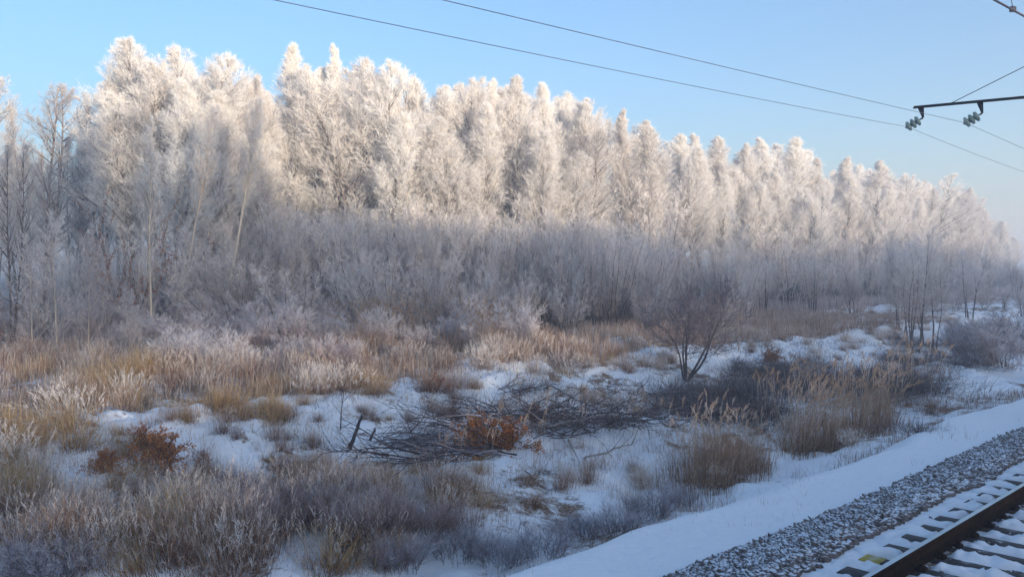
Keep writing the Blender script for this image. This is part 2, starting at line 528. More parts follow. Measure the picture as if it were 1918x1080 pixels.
# ---- many-stemmed bush, about H metres tall
def bush(seed, H=8.0, stems=18, fan=0.30, k1=12, k2=7, k3=4, w=0.026, tone=(0.7, 1.0), low=0.28, mat_stem=None, mat_twig=None,
         sr=0.035, wig=0.06, trop=0.02, base_r=0.5, a1=0.5, l1=0.20, tgrad=0.35, split=True, tstem=(0.25, 0.85)):
    rng = np.random.default_rng(seed)
    tk, cr = MB(), MB()
    base = np.zeros((stems, 3))
    a = rng.random(stems) * 2 * math.pi
    r = np.sqrt(rng.random(stems)) * base_r
    base[:, 0], base[:, 1] = np.cos(a) * r, np.sin(a) * r
    base[:, 2] = -0.15
    tilt = np.abs(rng.normal(size=stems)) * fan
    a2 = a + rng.normal(size=stems) * 0.5
    d = np.stack([np.cos(a2) * np.sin(tilt), np.sin(a2) * np.sin(tilt), np.cos(tilt)], 1)
    L = H * rng.uniform(0.6, 1.03, stems)
    T = polyl(base, d, L, 10, trop, wig, rng)
    tk.tubes(T, taper(sr * L / H, np.full(stems, 0.006), 10), np.tile(np.linspace(tstem[0], tstem[1], 10), (stems, 1)), 5, 0)
    b, d, t, pi = sprout(T, k1, low, 0.99, a1, rng)
    L1 = (l1 * L[pi] * (1.15 - 0.75 * t) + 0.2) * rng.uniform(0.7, 1.25, len(b))
    P1 = polyl(b, d, L1, 6, 0.06, 0.07, rng)
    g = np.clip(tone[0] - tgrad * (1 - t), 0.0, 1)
    cr.ribbons(P1, taper(0.012 + 0.006 * L1, np.full(len(b), w * 0.5), 6), g, rng)
    # twigs, tone rises towards the tips where hoar frost is thickest
    b, d, t2, pi2 = sprout(P1, k2, 0.1, 1.0, 0.6, rng)
    L2 = (0.30 * L1[pi2] * (1.1 - 0.5 * t2) + 0.12) * rng.uniform(0.7, 1.3, len(b))
    P2 = polyl(b, d, L2, 3, 0.09, 0.12, rng)
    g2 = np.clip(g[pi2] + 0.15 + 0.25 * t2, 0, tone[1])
    cr.ribbons(P2, taper(np.full(len(b), w), np.full(len(b), w * 0.5), 3), g2, rng)
    b, d, t3, pi3 = sprout(P2, k3, 0.2, 1.0, 0.55, rng)
    P3 = polyl(b, d, (0.35 * L2[pi3] + 0.05) * rng.uniform(0.7, 1.3, len(b)), 2, 0.1, 0.1, rng)
    cr.ribbons(P3, taper(np.full(len(b), w * 0.9), np.full(len(b), w * 0.35), 2), np.clip(g2[pi3] + 0.1, 0, tone[1]), rng)
    ms, mt = mat_stem or M_BARK, mat_twig or M_FROST
    if split:
        return tk.mesh("stem", ms, True), cr.mesh("twigs", mt)
    for i in range(len(cr.v)):
        pass
    n0 = tk.n
    for v_, f_, t_, m_ in zip(cr.v, cr.f, cr.t, cr.m):
        tk.v.append(v_)
        tk.f.append(f_ + n0)
        tk.t.append(t_)
        tk.m.append(m_ + 1)
    tk.n += cr.n
    return tk.mesh("bush", [ms, mt])


def blades(mb, rng, n, R, H, spread, droop, w, tone, base=None, seg=5, elo=1.0):
    """arching grass blades from a tuft of radius R"""
    a = rng.random(n) * 2 * math.pi
    r = np.minimum(np.abs(rng.normal(size=n)) * 0.75, 1.35 + 0.1 * rng.random(n)) * R
    b = np.zeros((n, 3))
    b[:, 0], b[:, 1] = np.cos(a) * r * elo, np.sin(a) * r
    b[:, 2] = -0.06
    if base is not None:
        b += base
    tilt = np.abs(rng.normal(size=n)) * spread
    a2 = a + rng.normal(size=n) * 0.8
    d = np.stack([np.cos(a2) * np.sin(tilt), np.sin(a2) * np.sin(tilt), np.cos(tilt)], 1)
    wind = np.array([0.35, 0.15, 0.0])
    P = polyl(b, d + wind * 0.35, H * rng.uniform(0.22, 1.15, n) * np.exp(-0.5 * (r / (R + 0.01)) ** 2) ** 0.4, seg, -droop, 0.07, rng)
    k_ = rng.random(n) < 0.07                       # broken stems, the upper half snapped over
    kd = unit(np.stack([rng.normal(size=n), rng.normal(size=n), rng.normal(size=n) * 0.3 - 0.2], 1))
    for j_ in range(seg // 2 + 1, seg):
        L_ = np.linalg.norm(P[:, j_] - P[:, j_ - 1], axis=1, keepdims=True)
        P[k_, j_] = (P[:, j_ - 1] + kd * L_)[k_]
    tt = np.linspace(0, 1, seg)[None, :] * (tone[1] - tone[0]) + tone[0] + rng.normal(size=(n, 1)) * 0.17
    mb.ribbons(P, taper(np.full(n, w), np.full(n, w * 0.35), seg), np.clip(tt, 0, 1), rng)
    return P


def grass_tuft(seed, m, n=160, R=0.35, H=0.9, spread=0.45, droop=0.16, w=0.010, tone=(0.15, 0.85), elo=1.0, heads=0):
    rng = np.random.default_rng(seed)
    mb = MB()
    P = blades(mb, rng, n, R, H, spread, droop, w, tone, elo=elo)
    if heads:
        b, d, t, pi = sprout(P[:heads], 9, 0.72, 1.0, 0.5, rng)
        P2 = polyl(b, d, rng.uniform(0.04, 0.10, len(b)), 2, 0.0, 0.1, rng)
        mb.ribbons(P2, np.full(len(b), w), np.full(len(b), 0.95), rng)
    return mb.mesh("tuft", m)


def reed_clump(seed, n=60, R=0.8, H=1.9, elo=1.6, under=260, tone=(0.2, 0.75), m=None, lean=(0.1, 0.0), headw=0.022):
    """stalks with drooping feathery heads above a mat of leaves"""
    rng = np.random.default_rng(seed)
    st, hd = MB(), MB()
    blades(st, rng, under, R, H * 0.78, 0.22, 0.05, 0.011, tone, elo=elo)
    a = rng.random(n) * 2 * math.pi
    r = np.sqrt(rng.random(n)) * R
    b = np.stack([np.cos(a) * r * elo, np.sin(a) * r, np.full(n, -0.05)], 1)
    d = np.stack([rng.normal(size=n) * 0.12 + lean[0], rng.normal(size=n) * 0.12 + lean[1], np.ones(n)], 1)
    L = H * rng.uniform(0.6, 1.08, n)
    P = polyl(b, d, L, 7, -0.01, 0.035, rng)
    st.ribbons(P, taper(np.full(n, 0.012), np.full(n, 0.006), 7), np.tile(np.linspace(tone[0], tone[1] + 0.1, 7), (n, 1)), rng)
    # head: short curved axis with dense side plumes
    side = unit(np.stack([rng.normal(size=n) * 0.5 + 0.6, rng.normal(size=n) * 0.5 - 0.3, np.full(n, 0.1)], 1))
    ax = polyl(P[:, -1], unit(P[:, -1] - P[:, -2]) + side * 0.45, rng.uniform(0.2, 0.34, n), 5, -0.16, 0.03, rng)
    hd.ribbons(ax, taper(np.full(n, 0.012), np.full(n, 0.006), 5), np.full(n, 0.8), rng)
    b, d, t, pi = sprout(ax, 26, 0.0, 1.0, 0.45, rng)
    PP = polyl(b, d, (0.12 * (1.1 - 0.7 * t)) * rng.uniform(0.6, 1.2, len(b)), 3, -0.18, 0.1, rng)
    hd.ribbons(PP, taper(np.full(len(b), headw * 0.45), np.full(len(b), headw * 0.25), 3), rng.uniform(0.5, 0.85, len(b)), rng)
    return st.mesh("stalks", m or M_REED), hd.mesh("seed_heads", M_REED)


def leafy(seed, H=1.1, thick=1.0, stems=14, fan=0.75, nleaf=900, leaf=0.055, tone=(0.2, 0.9), wood=None):
    """shrub that kept its dead brown leaves"""
    rng = np.random.default_rng(seed)
    tk, lf = MB(), MB()
    a = rng.random(stems) * 2 * math.pi
    tilt = np.abs(rng.normal(size=stems)) * fan * 0.6 + 0.1
    d = np.stack([np.cos(a) * np.sin(tilt), np.sin(a) * np.sin(tilt), np.cos(tilt)], 1)
    b = rng.normal(size=(stems, 3)) * [0.1, 0.1, 0]
    b[:, 2] = -0.08
    T = polyl(b, d, H * rng.uniform(0.6, 1.1, stems), 7, 0.0, 0.1, rng)
    tk.tubes(T, taper(np.full(stems, 0.012 * max(H, 1) * thick), np.full(stems, 0.004), 7), np.full(stems, 0.3), 4)
    b, d, t, pi = sprout(T, 14, 0.12, 1.0, 0.9, rng)
    P1 = polyl(b, d, H * 0.34 * rng.uniform(0.4, 1.2, len(b)), 5, -0.03, 0.16, rng)
    tk.ribbons(P1, taper(np.full(len(b), 0.009), np.full(len(b), 0.004), 5), np.full(len(b), 0.4), rng)
    k = max(1, nleaf // len(P1))
    b, d, t, pi = sprout(P1, k, 0.15, 1.0, 1.0, rng)
    n = len(b)
    L = leaf * rng.uniform(0.6, 1.3, n)
    b = b + rng.normal(size=(n, 3)) * leaf * 0.6
    P2 = polyl(b, d + rng.normal(size=(n, 3)) * 0.5, L, 4, -0.25, 0.25, rng)
    W = np.array([0.25, 0.75, 0.65, 0.1])[None, :] * L[:, None] * 0.8
    lf.ribbons(P2, W, rng.uniform(tone[0], tone[1], n), rng)
    return tk.mesh("branches", wood or M_DARK), lf.mesh("dead_leaves", M_LEAF)


# ------------------------------------------------------------------ object helpers
def tagit(o, label=None, cat=None, group=None, kind=None):
    if label:
        o["label"] = label
    if cat:
        o["category"] = cat
    if group:
        o["group"] = group
    if kind:
        o["kind"] = kind
    return o


def mobj(name, me, parent=None):
    o = bpy.data.objects.new(name, me)
    COL.objects.link(o)
    if parent is not None:
        o.parent = parent
    return o


def place(name, parts, x, y, z, scale, rot, label, cat, group=None, sxy=None, tilt=(0, 0)):
    """a thing: an Empty at its base with its parts; parts = [(part name, mesh), ...]; a lone mesh is the thing itself"""
    if len(parts) == 1:
        r = mobj(name, parts[0][1])
    else:
        r = bpy.data.objects.new(name, None)
        r.empty_display_size = 0.2
        COL.objects.link(r)
        for pn, me in parts:
            mobj(pn, me, r)
    r.location = (x, y, z)
    r.rotation_euler = (tilt[0], tilt[1], rot)
    s = sxy or scale
    r.scale = (s, s, scale)
    return tagit(r, label, cat, group)


RND = random.Random(7)
AUTO = []
HIGH_MARKS = [(84, 0, "the round lone crown"), (243, 0, "the big pale clump"), (370, 0, "the leaning birches"), (561, 0, "the slim spire"),
              (640, 0, "the needle topped tree"), (722, 0, "the broad white crown"), (835, 0, "the twin bright crowns"), (966, 0, "the white cone"),
              (1085, 0, "the steep shouldered crown"), (1165, 0, "the lone sharp tip"), (1215, 0, "the conical crown"), (1309, 0, "the paired bright tips"), (1424, 0, "the even skyline stretch"),
              (1545, 0, "the skyline's notch"), (1632, 0, "the first spires past the notch"), (1720, 0, "the rounded cream crowns"), (1838, 0, "the hazy far end")]
LOW_MARKS = [(305, 885, "the orange leafy shrub"), (20, 760, "the slope's left end"), (660, 840, "the slanting stump"), (770, 850, "the long fallen branches"),
             (905, 860, "the brown leaved heap"), (1283, 712, "the lone forked tree"), (1340, 905, "the large reed clump"), (1560, 842, "the leaning reed row"),
             (1790, 740, "the smooth snow mound"), (1712, 610, "the dark stemmed group"), (284, 600, "the slender birch"), (1148, 600, "the fan shaped willow"),
             (365, 640, "the bluish violet bush"), (700, 720, "the orange yellow tuft"), (100, 620, "the thick left sapling"), (545, 610, "the twin stemmed young tree"),
             (1020, 1040, "the path's edge bushes"), (820, 735, "the rust leaved shrub"), (1500, 600, "the far snow field"), (450, 770, "the snow bank's edge"),
             (120, 1040, "the bottom left corner"), (450, 1040, "the bottom edge's middle left"), (760, 1040, "the bottom edge below the heap"), (925, 620, "the thicket's pale stem")]
ORD0 = ["first", "second", "third", "fourth", "fifth", "sixth", "seventh", "eighth", "ninth", "tenth", "eleventh", "twelfth", "thirteenth", "fourteenth", "fifteenth", "sixteenth", "seventeenth", "eighteenth", "nineteenth", "twentieth"]
ORD = ORD0 + ['twenty ' + w_ for w_ in ORD0[:9]] + ['thirtieth'] + ['thirty ' + w_ for w_ in ORD0[:9]] + ['fortieth'] + ['forty ' + w_ for w_ in ORD0[:9]]


def auto(o, prefix, rel, px, py=0, marks=None):
    """note a thing to be told apart from its look-alikes by what it stands beside"""
    mk = min(marks, key=lambda m: (m[0] - px) ** 2 + ((m[1] - py) ** 2 if m[1] else 0))
    AUTO.append((o, prefix, rel, px, mk[2]))
    return o


def finish_labels():
    groups = {}
    for a in AUTO:
        groups.setdefault((a[1], a[2], a[4]), []).append(a)
    for (pre, rel, mk), lst in groups.items():
        lst.sort(key=lambda a: a[3])
        n = len(lst)
        for i, a in enumerate(lst):
            if n == 1:
                lb = f"{pre} {rel} {mk}"
            elif n == 2:
                lb = f"{pre} {rel} {mk}, {('left', 'right')[i]} one"
            else:
                w_ = ORD[min(i, len(ORD) - 1)]
                lb = f"{pre} {rel} {mk}, {w_} from left"
            a[0]["label"] = lb

# ------------------------------------------------------------------ ground sheet
def axis(parts):
    out = []
    for a, b, s in parts:
        out.append(np.arange(a, b, s))
    out.append(np.array([parts[-1][1]]))
    return np.concatenate(out)


us = axis([(-900, -300, 100), (-300, -60, 12), (-60, -6, 3), (-6, 34, 0.16), (34, 70, 0.3), (70, 140, 0.8), (140, 400, 4), (400, 1000, 30), (1000, 2000, 100)])
vs = axis([(-900, -300, 100), (-300, -60, 20), (-60, -12, 3), (-12, 3.8, 0.7), (3.8, 30, 0.16), (30, 60, 0.35), (60, 130, 2), (130, 400, 12), (400, 1600, 80)])
UU, VV = np.meshgrid(us, vs, indexing='ij')
ZZ = terrain(UU, VV)
XX = UU * DU[0] + VV * DV[0]
YY = UU * DU[1] + VV * DV[1]
g = MB()
nu, nv = UU.shape
ids = np.arange(nu * nv).reshape(nu, nv)
qd = np.stack([ids[:-1, :-1], ids[1:, :-1], ids[1:, 1:], ids[:-1, 1:]], axis=-1).reshape(-1, 4)
g.add(np.stack([XX, YY, ZZ], -1), qd, np.zeros(nu * nv))
gm = g.mesh("ground", M_GROUND, True)
# how much dead litter lies open between the snow patches
lit = np.full(UU.shape, -0.35)
lit = np.where(VV > 8.3, 0.05 + 0.13 * vnoise(UU, VV, 2.5, 23), lit)
lit = np.where(VV > 26.5, 0.13 + 0.13 * vnoise(UU, VV, 5, 21), lit)
lit = np.where((VV > 17) & (VV < 22), 0.12 + 0.12 * vnoise(UU, VV, 5, 22), lit)
lit = np.where(VV > 44, 0.25, lit)
lit = np.where(VV < 3.45, 0.16, lit)
at = gm.attributes.new("litter", 'FLOAT', 'POINT')
at.data.foreach_set("value", lit.astype(np.float32).ravel())
ground = mobj("ground", gm)
tagit(ground, "snow covered ground falling from the railway bank to a brushy ditch", None, None, "structure")


# ------------------------------------------------------------------ railway
RV = 3.50                         # the visible rail's distance from the camera, measured across the track
GAUGE = 1.56


def box_np(mb, c, sx, sy, sz, ax, ay, tone=0.5, mi=0, bev=0.0):
    """box with centre c, half sizes, x axis ax (2d), y axis ay (2d); optional bevelled top"""
    rows = [(0, 1, 1), (1, 1, 1)] if bev == 0 else [(0, 1, 1), (1 - bev / (2 * sz), 1, 1), (1, 1 - bev / sx, 1 - bev / sy)]
    V = []
    for (h, kx, ky) in rows:
        for (a, b) in ((-1, -1), (1, -1), (1, 1), (-1, 1)):
            V.append((c[0] + ax[0] * a * sx * kx + ay[0] * b * sy * ky, c[1] + ax[1] * a * sx * kx + ay[1] * b * sy * ky, c[2] - sz + 2 * sz * h))
    q = []
    for k in range(len(rows) - 1):
        for i in range(4):
            j = (i + 1) % 4
            q.append((k * 4 + i, k * 4 + j, k * 4 + 4 + j, k * 4 + 4 + i))
    q.append((3, 2, 1, 0))
    t = (len(rows) - 1) * 4
    q.append((t, t + 1, t + 2, t + 3))
    mb.add(V, q, np.full(len(V), tone), mi)


def rail(name, v, label):
    prof = [(-0.075, 0.0), (-0.075, 0.012), (-0.012, 0.03), (-0.010, 0.125), (-0.036, 0.14), (-0.036, 0.17), (-0.028, 0.18),
            (0.028, 0.18), (0.036, 0.17), (0.036, 0.14), (0.010, 0.125), (0.012, 0.03), (0.075, 0.012), (0.075, 0.0)]
    us_ = np.concatenate([np.arange(-20, 60, 1.0), np.arange(60, 420, 8.0)])
    n = len(prof)
    V = []
    for u in us_:
        for (a, z) in prof:
            x, y = uv2xy(u, v + a)
            V.append((x, y, z + 0.034))
    ids = np.arange(len(us_) * n).reshape(-1, n)
    nx = np.roll(ids, -1, axis=1)
    q = np.stack([ids[:-1], nx[:-1], nx[1:], ids[1:]], -1)
    web = [i for i in range(n) if i not in (6,)]
    w_ = MB()
    w_.add(V, q[:, web].reshape(-1, 4), np.zeros(len(V)))
    root = mobj(name, w_.mesh("rail", M_RAILWEB))
    tagit(root, label, "rail", "rails of the neighbouring track")
    h = MB()
    h.add(V, q[:, [6]].reshape(-1, 4), np.zeros(len(V)))
    mobj("running_surface", h.mesh("running_surface", M_RAILHEAD), root)
    return root


rail("rail", RV, "rusty rail with polished top, farther from the train and beside the ballast shoulder")
rail("rail", RV - GAUGE, "rusty rail of the neighbouring track, nearer to the train")

# sleepers: one each, dark concrete with snow filling the cribs between them
ctr = RV - GAUGE / 2
k0 = 9.32
pitch = 0.543
smesh = None
si = 0
for i in range(-5, 46):
    u = k0 + i * pitch
    yellow = (i == 0)
    mb = MB()
    rng = np.random.default_rng(500 + i)
    if smesh is None or yellow:
        box_np(mb, (0, 0, -0.03), 1.30, 0.125, 0.05, (1, 0), (0, 1), bev=0.03)
        me = mb.mesh("sleeper", M_SLEEPER)
        if smesh is None:
            smesh = me
    nth = lambda k: ORD[k - 1] if k <= len(ORD) else "far"
    lab = (f"dark snow edged sleeper, {nth(i)} beyond the yellow ended one" if i > 0 else f"dark snow edged sleeper, {nth(-i)} before the yellow ended one")
    if yellow:
        lab = "sleeper with its end painted yellow beside the rail"
    x, y = uv2xy(u, ctr + 0.05 * 0)
    o = mobj("sleeper", me if yellow else smesh)
    o.location = (x, y, 0.012)
    o.rotation_euler = (0, 0, RZ + math.pi / 2 + rng.normal() * 0.008)
    tagit(o, lab, "sleeper", "sleepers of the neighbouring track")
    if yellow:
        mb = MB()
        box_np(mb, (1.175, 0, -0.03), 0.135, 0.131, 0.054, (1, 0), (0, 1), bev=0.03)
        mobj("painted_end", mb.mesh("painted_end", M_YELLOW), o)
    # fastening on each rail seat
    if -3 < i < 24:
        for s in (-1, 1):
            mb = MB()
            for sd_ in (-1, 1):
                box_np(mb, (s * GAUGE / 2 + sd_ * 0.115, 0.0, 0.04), 0.045, 0.05, 0.03, (1, 0), (0, 1), bev=0.02)
                box_np(mb, (s * GAUGE / 2 + sd_ * 0.115, 0.0, 0.075), 0.018, 0.018, 0.02, (1, 0), (0, 1), bev=0.006)
            f = mobj("rail_fastening", mb.mesh("rail_fastening", M_RAILWEB), o)

# snow lying in the cribs between sleepers: soft lumps
mb = MB()
rng = np.random.default_rng(77)
nx_, ny_ = 90, 14
for i in range(-12, 59):
    u0 = k0 + (i + 0.5) * pitch
    a = np.linspace(-1, 1, nx_)
    b = np.linspace(-1, 1, ny_)
    A, B_ = np.meshgrid(a, b, indexing='ij')
    vv = ctr + A * 1.52
    uu = u0 + B_ * 0.150 * (1 + 0.40 * vnoise(vv, A * 0 + i * 2.3, 0.13, 31) + 0.25 * vnoise(vv, A * 0 + i * 1.7, 0.35, 30)) + 0.035 * vnoise(vv, A * 0 + i * 3.1, 0.4, 32)
    hgt = 0.105 * (1 - np.abs(B_) ** 3) * np.clip((1 - np.abs(A)) * 8, 0, 1) * (0.72 + 0.42 * vnoise(uu, vv, 0.2, 33) + 0.3 * vnoise(uu, vv, 0.07, 35))
    # snow is thin right beside the rails
    dr = np.minimum(np.abs(vv - RV), np.abs(vv - RV + GAUGE))
    hgt = hgt * np.clip((dr - 0.10) / 0.12, 0.0, 1)
    hgt = hgt + 0.008 * vnoise(uu, vv, 0.07, 34) - 0.03
    x = uu * DU[0] + vv * DV[0]
    y = uu * DU[1] + vv * DV[1]
    ids = np.arange(nx_ * ny_).reshape(nx_, ny_)
    q = np.stack([ids[:-1, :-1], ids[:-1, 1:], ids[1:, 1:], ids[1:, :-1]], -1)
    mb.add(np.stack([x, y, hgt + 0.02], -1), q, np.zeros(nx_ * ny_))
M_SNOW = plain_mat("packed_snow", (0.70, 0.73, 0.77), (0.83, 0.84, 0.86), 4, 0.85)
o = mobj("crib_snow", mb.mesh("crib_snow", M_SNOW, True))
tagit(o, "lumps of snow filling the gaps between the sleepers", "snow", None, "stuff")

# ballast stones poking through the snow, as one heap
ico = []
ph = (1 + 5 ** 0.5) / 2
IV = np.array([(-1, ph, 0), (1, ph, 0), (-1, -ph, 0), (1, -ph, 0), (0, -1, ph), (0, 1, ph), (0, -1, -ph), (0, 1, -ph), (ph, 0, -1), (ph, 0, 1), (-ph, 0, -1), (-ph, 0, 1)], float)
IV /= np.linalg.norm(IV[0])
IF = [(0, 11, 5), (0, 5, 1), (0, 1, 7), (0, 7, 10), (0, 10, 11), (1, 5, 9), (5, 11, 4), (11, 10, 2), (10, 7, 6), (7, 1, 8), (3, 9, 4), (3, 4, 2), (3, 2, 6), (3, 6, 8), (3, 8, 9), (4, 9, 5), (2, 4, 11), (6, 2, 10), (8, 6, 7), (9, 8, 1)]
IQ = np.array([(a, b, c, c) for a, b, c in IF])


def stones(n, urange, vfun, rng, size=(0.028, 0.055), sink=0.25):
    uu = rng.uniform(*urange, n)
    vv = vfun(uu, rng, n)
    zz = terrain(uu, vv)
    S = rng.uniform(size[0], size[1], n)
    V = IV[None] * (1 + rng.normal(size=(n, 12, 1)) * 0.16)
    V = V * S[:, None, None] * np.stack([rng.uniform(0.8, 1.4, n), rng.uniform(0.7, 1.2, n), rng.uniform(0.55, 0.95, n)], 1)[:, None, :]
    th = rng.random(n) * 6.283
    c, s = np.cos(th)[:, None], np.sin(th)[:, None]
    x, y = V[..., 0] * c - V[..., 1] * s, V[..., 0] * s + V[..., 1] * c
    tl = rng.normal(size=(n, 1)) * 0.4
    z = V[..., 2] + x * tl
    X = uu * DU[0] + vv * DV[0]
    Y = uu * DU[1] + vv * DV[1]
    cov = vnoise(uu, vv, 0.55, 47) + 0.5 * vnoise(uu, vv, 0.2, 48) > rng.uniform(-1.5, 0.4, n) - 0.25
    W = np.stack([X[:, None] + x, Y[:, None] + y, (zz + S * (0.5 - sink))[:, None] + z], -1)[cov]
    return W


def tri_mesh(name, W, F3, m):
    n, k, _ = W.shape
    idx = (np.arange(n)[:, None, None] * k + np.array(F3)[None]).reshape(-1, 3)
    me = bpy.data.meshes.new(name)
    me.vertices.add(n * k)
    me.vertices.foreach_set("co", W.astype(np.float32).ravel())
    me.loops.add(idx.size)
    me.loops.foreach_set("vertex_index", idx.astype(np.int32).ravel())
    me.polygons.add(len(idx))
    me.polygons.foreach_set("loop_start", np.arange(0, idx.size, 3, dtype=np.int32))
    me.materials.append(m)
    me.update()
    return me


rng = np.random.default_rng(5)


def vband(u, rng, n):
    top = np.interp(u, [3, 8.4, 11.5, 16, 40], [5.85, 5.78, 5.66, 5.58, 5.55]) + vnoise(u, u * 0, 2.2, 42) * 0.14
    lowv = 4.2 + vnoise(u, u * 0, 1.4, 41) * 0.08
    return lowv + (top - lowv) * np.clip(rng.beta(1.25, 1.35, n), 0, 1)
    mid = 5.0
    half = 0.6
    return mid + (rng.random(n) + rng.random(n) + rng.random(n) - 1.5) / 1.5 * half * 1.25


def vband2(u, rng, n):
    return rng.uniform(3.9, 5.9, n)


W0 = stones(30000, (3, 17), vband, rng, (0.02, 0.066), 0.3)
W1 = stones(28000, (17, 42), vband, rng, (0.026, 0.055), 0.35)
W4 = stones(2500, (3, 24), lambda u, r_, n: r_.uniform(2.0, 3.42, n), rng, (0.02, 0.04), 0.3)
W2 = stones(500, (3, 42), vband2, rng, (0.02, 0.045))
W3 = stones(5000, (42, 110), vband, rng, (0.04, 0.06))
bal = mobj("ballast_gravel", tri_mesh("ballast_gravel", np.concatenate([W0, W1, W2, W3, W4]), IF, M_STONE))
tagit(bal, "band of snow dusted crushed stone along the track", "gravel", None, "stuff")

# ------------------------------------------------------------------ overhead line
def tube_path(name, pts, r, m, parent=None, sides=6):
    mb = MB()
    P = np.array(pts, float)[None]
    # a ring per point with the tangent of the whole line is enough for slack wires
    mb.tubes(P, np.full((1, len(pts)), r), np.full(1, 0.5), sides)
    return mobj(name, mb.mesh(name, m, True), parent)


AU = 24.0                                    # the mast and its bracket stand this far along the track
arm_v0, arm_v1 = 5.75, 9.06
def P3(u, v, z):
    x, y = uv2xy(u, v)
    return (x, y, z)


mast = bpy.data.objects.new("catenary_mast", None)
COL.objects.link(mast)
mz = float(terrain(AU, 5.6))
mast.location = P3(AU, 5.6, mz)
tagit(mast, "black line mast with a long crossarm reaching out over the trees", "mast")


def part_abs(name, mb, m, smooth=False):
    me = mb.mesh(name, m, smooth)
    o = mobj(name, me, mast)
    o.matrix_parent_inverse = mast.matrix_world.inverted()
    o.location = (0, 0, 0)
    return o


mast_inv = Vector(mast.location)


def rel(p):
    return (p[0] - mast_inv.x, p[1] - mast_inv.y, p[2] - mast_inv.z)


def tube_rel(name, a, b, r, m=M_IRON, sides=6, r1=None):
    mb = MB()
    mb.tubes(np.array([[rel(a), rel(b)]]), np.array([[r, r1 if r1 is not None else r]]), np.full(1, 0.5), sides)
    return mobj(name, mb.mesh(name, m), mast)


mb = MB()
box_np(mb, (0, 0, 4.85), 0.14, 0.14, 4.95, tuple(DU), tuple(DV))
mobj("post", mb.mesh("post", plain_mat("mast_concrete", (0.25, 0.25, 0.26), (0.34, 0.34, 0.34), 6, 0.9)), mast)
zi, zo = 7.44, 7.575
# crossarm: two channel flanges and a web
mb = MB()
def arm_box(va, vb, za, zb, hw, hh):
    V, q = [], []
    for (v_, z_) in ((va, za), (vb, zb)):
        for (a, b) in ((-1, -1), (1, -1), (1, 1), (-1, 1)):
            V.append(rel(P3(AU + a * hw, v_, z_ + b * hh)))
    for i in range(4):
        j = (i + 1) % 4
        q.append((i, j, 4 + j, 4 + i))
    q += [(3, 2, 1, 0), (4, 5, 6, 7)]
    mb.add(V, q, np.full(8, 0.5))
arm_box(arm_v0, arm_v1, zi, zo, 0.035, 0.010)
arm_box(arm_v0, arm_v1 - 0.01, zi + 0.034, zo + 0.034, 0.008, 0.024)
mobj("crossarm", mb.mesh("crossarm", M_IRON), mast)
tube_rel("stay_rod", P3(AU, 8.12, 7.57), P3(AU, 5.75, 8.50), 0.010)

# brackets and insulator strings
def lathe(prof, axis_a, axis_b, sides=16):
    """prof [(t metres along a->b, radius)]"""
    a, b = np.array(axis_a), np.array(axis_b)
    d = unit(b - a)
    s1 = unit(np.cross(d, [0, 0, 1.0]))
    s2 = np.cross(d, s1)
    V = []
    for t, r in prof:
        for k in range(sides):
            an = 2 * math.pi * k / sides
            V.append(a + d * t + (s1 * math.cos(an) + s2 * math.sin(an)) * r)
    n = len(prof)
    ids = np.arange(n * sides).reshape(n, sides)
    nx = np.roll(ids, -1, axis=1)
    q = np.stack([ids[:-1], nx[:-1], nx[1:], ids[1:]], -1).reshape(-1, 4)
    return V, q


def hanger(v, zarm, tv, tz_, label, group, discs):
    # tapered plate
    mb = MB()
    V = []
    for (vv, zz) in ((v + 0.075, zarm - 0.008), (v - 0.075, zarm - 0.008), (tv - 0.022, tz_), (tv + 0.022, tz_)):
        for s in (-0.012, 0.012):
            V.append(rel(P3(AU + s, vv, zz)))
    q = [(0, 2, 4, 6), (1, 7, 5, 3), (0, 1, 3, 2), (2, 3, 5, 4), (4, 5, 7, 6), (6, 7, 1, 0)]
    mb.add(V, q, np.full(8, 0.5))
    mobj("hanger_plate", mb.mesh("hanger_plate", M_IRON), mast)
    a = np.array(P3(AU, tv, tz_))
    b = np.array(P3(AU - 0.12, tv + 0.36, tz_ - 0.22))
    L = float(np.linalg.norm(b - a))
    root = bpy.data.objects.new("insulator_string", None)
    COL.objects.link(root)
    root.location = a
    tagit(root, label, "insulator", group)
    o0 = a.copy()
    z0 = np.zeros(3)
    mb = MB()
    V, q = lathe([(0, 0.012), (0.02, 0.03), (0.06, 0.018), (L - 0.07, 0.018), (L - 0.05, 0.035), (L, 0.02), (L + 0.03, 0.03), (L + 0.06, 0.01)], z0, b - o0, 8)
    mb.add(V, q, np.full(len(V), 0.5))
    mobj("fitting", mb.mesh("fitting", M_IRON, True), root)
    for k in range(discs):
        t = 0.10 + k * 0.125
        mb = MB()
        V, q = lathe([(t, 0.03), (t + 0.004, 0.085), (t + 0.015, 0.12), (t + 0.04, 0.14), (t + 0.07, 0.14), (t + 0.092, 0.115), (t + 0.10, 0.07), (t + 0.118, 0.06), (t + 0.122, 0.03)], z0, b - o0, 20)
        mb.add(V, q, np.full(len(V), 0.5))
        mobj("disc", mb.mesh("disc", M_GLASS, True), root)
    return b


cl1 = hanger(8.86, 7.562, 8.80, 7.29, "pale insulator string at the outer tip of the crossarm", "insulator strings", 3)
cl2 = hanger(7.40, 7.507, 7.34, 7.22, "pale insulator string hanging from the middle of the crossarm", "insulator strings", 3)


def on_line(px, py, v):
    rx, rz = ray(px, py)
    y = v / (rx * DV[0] + DV[1])
    return np.array((rx * y, y, CZ + rz * y))


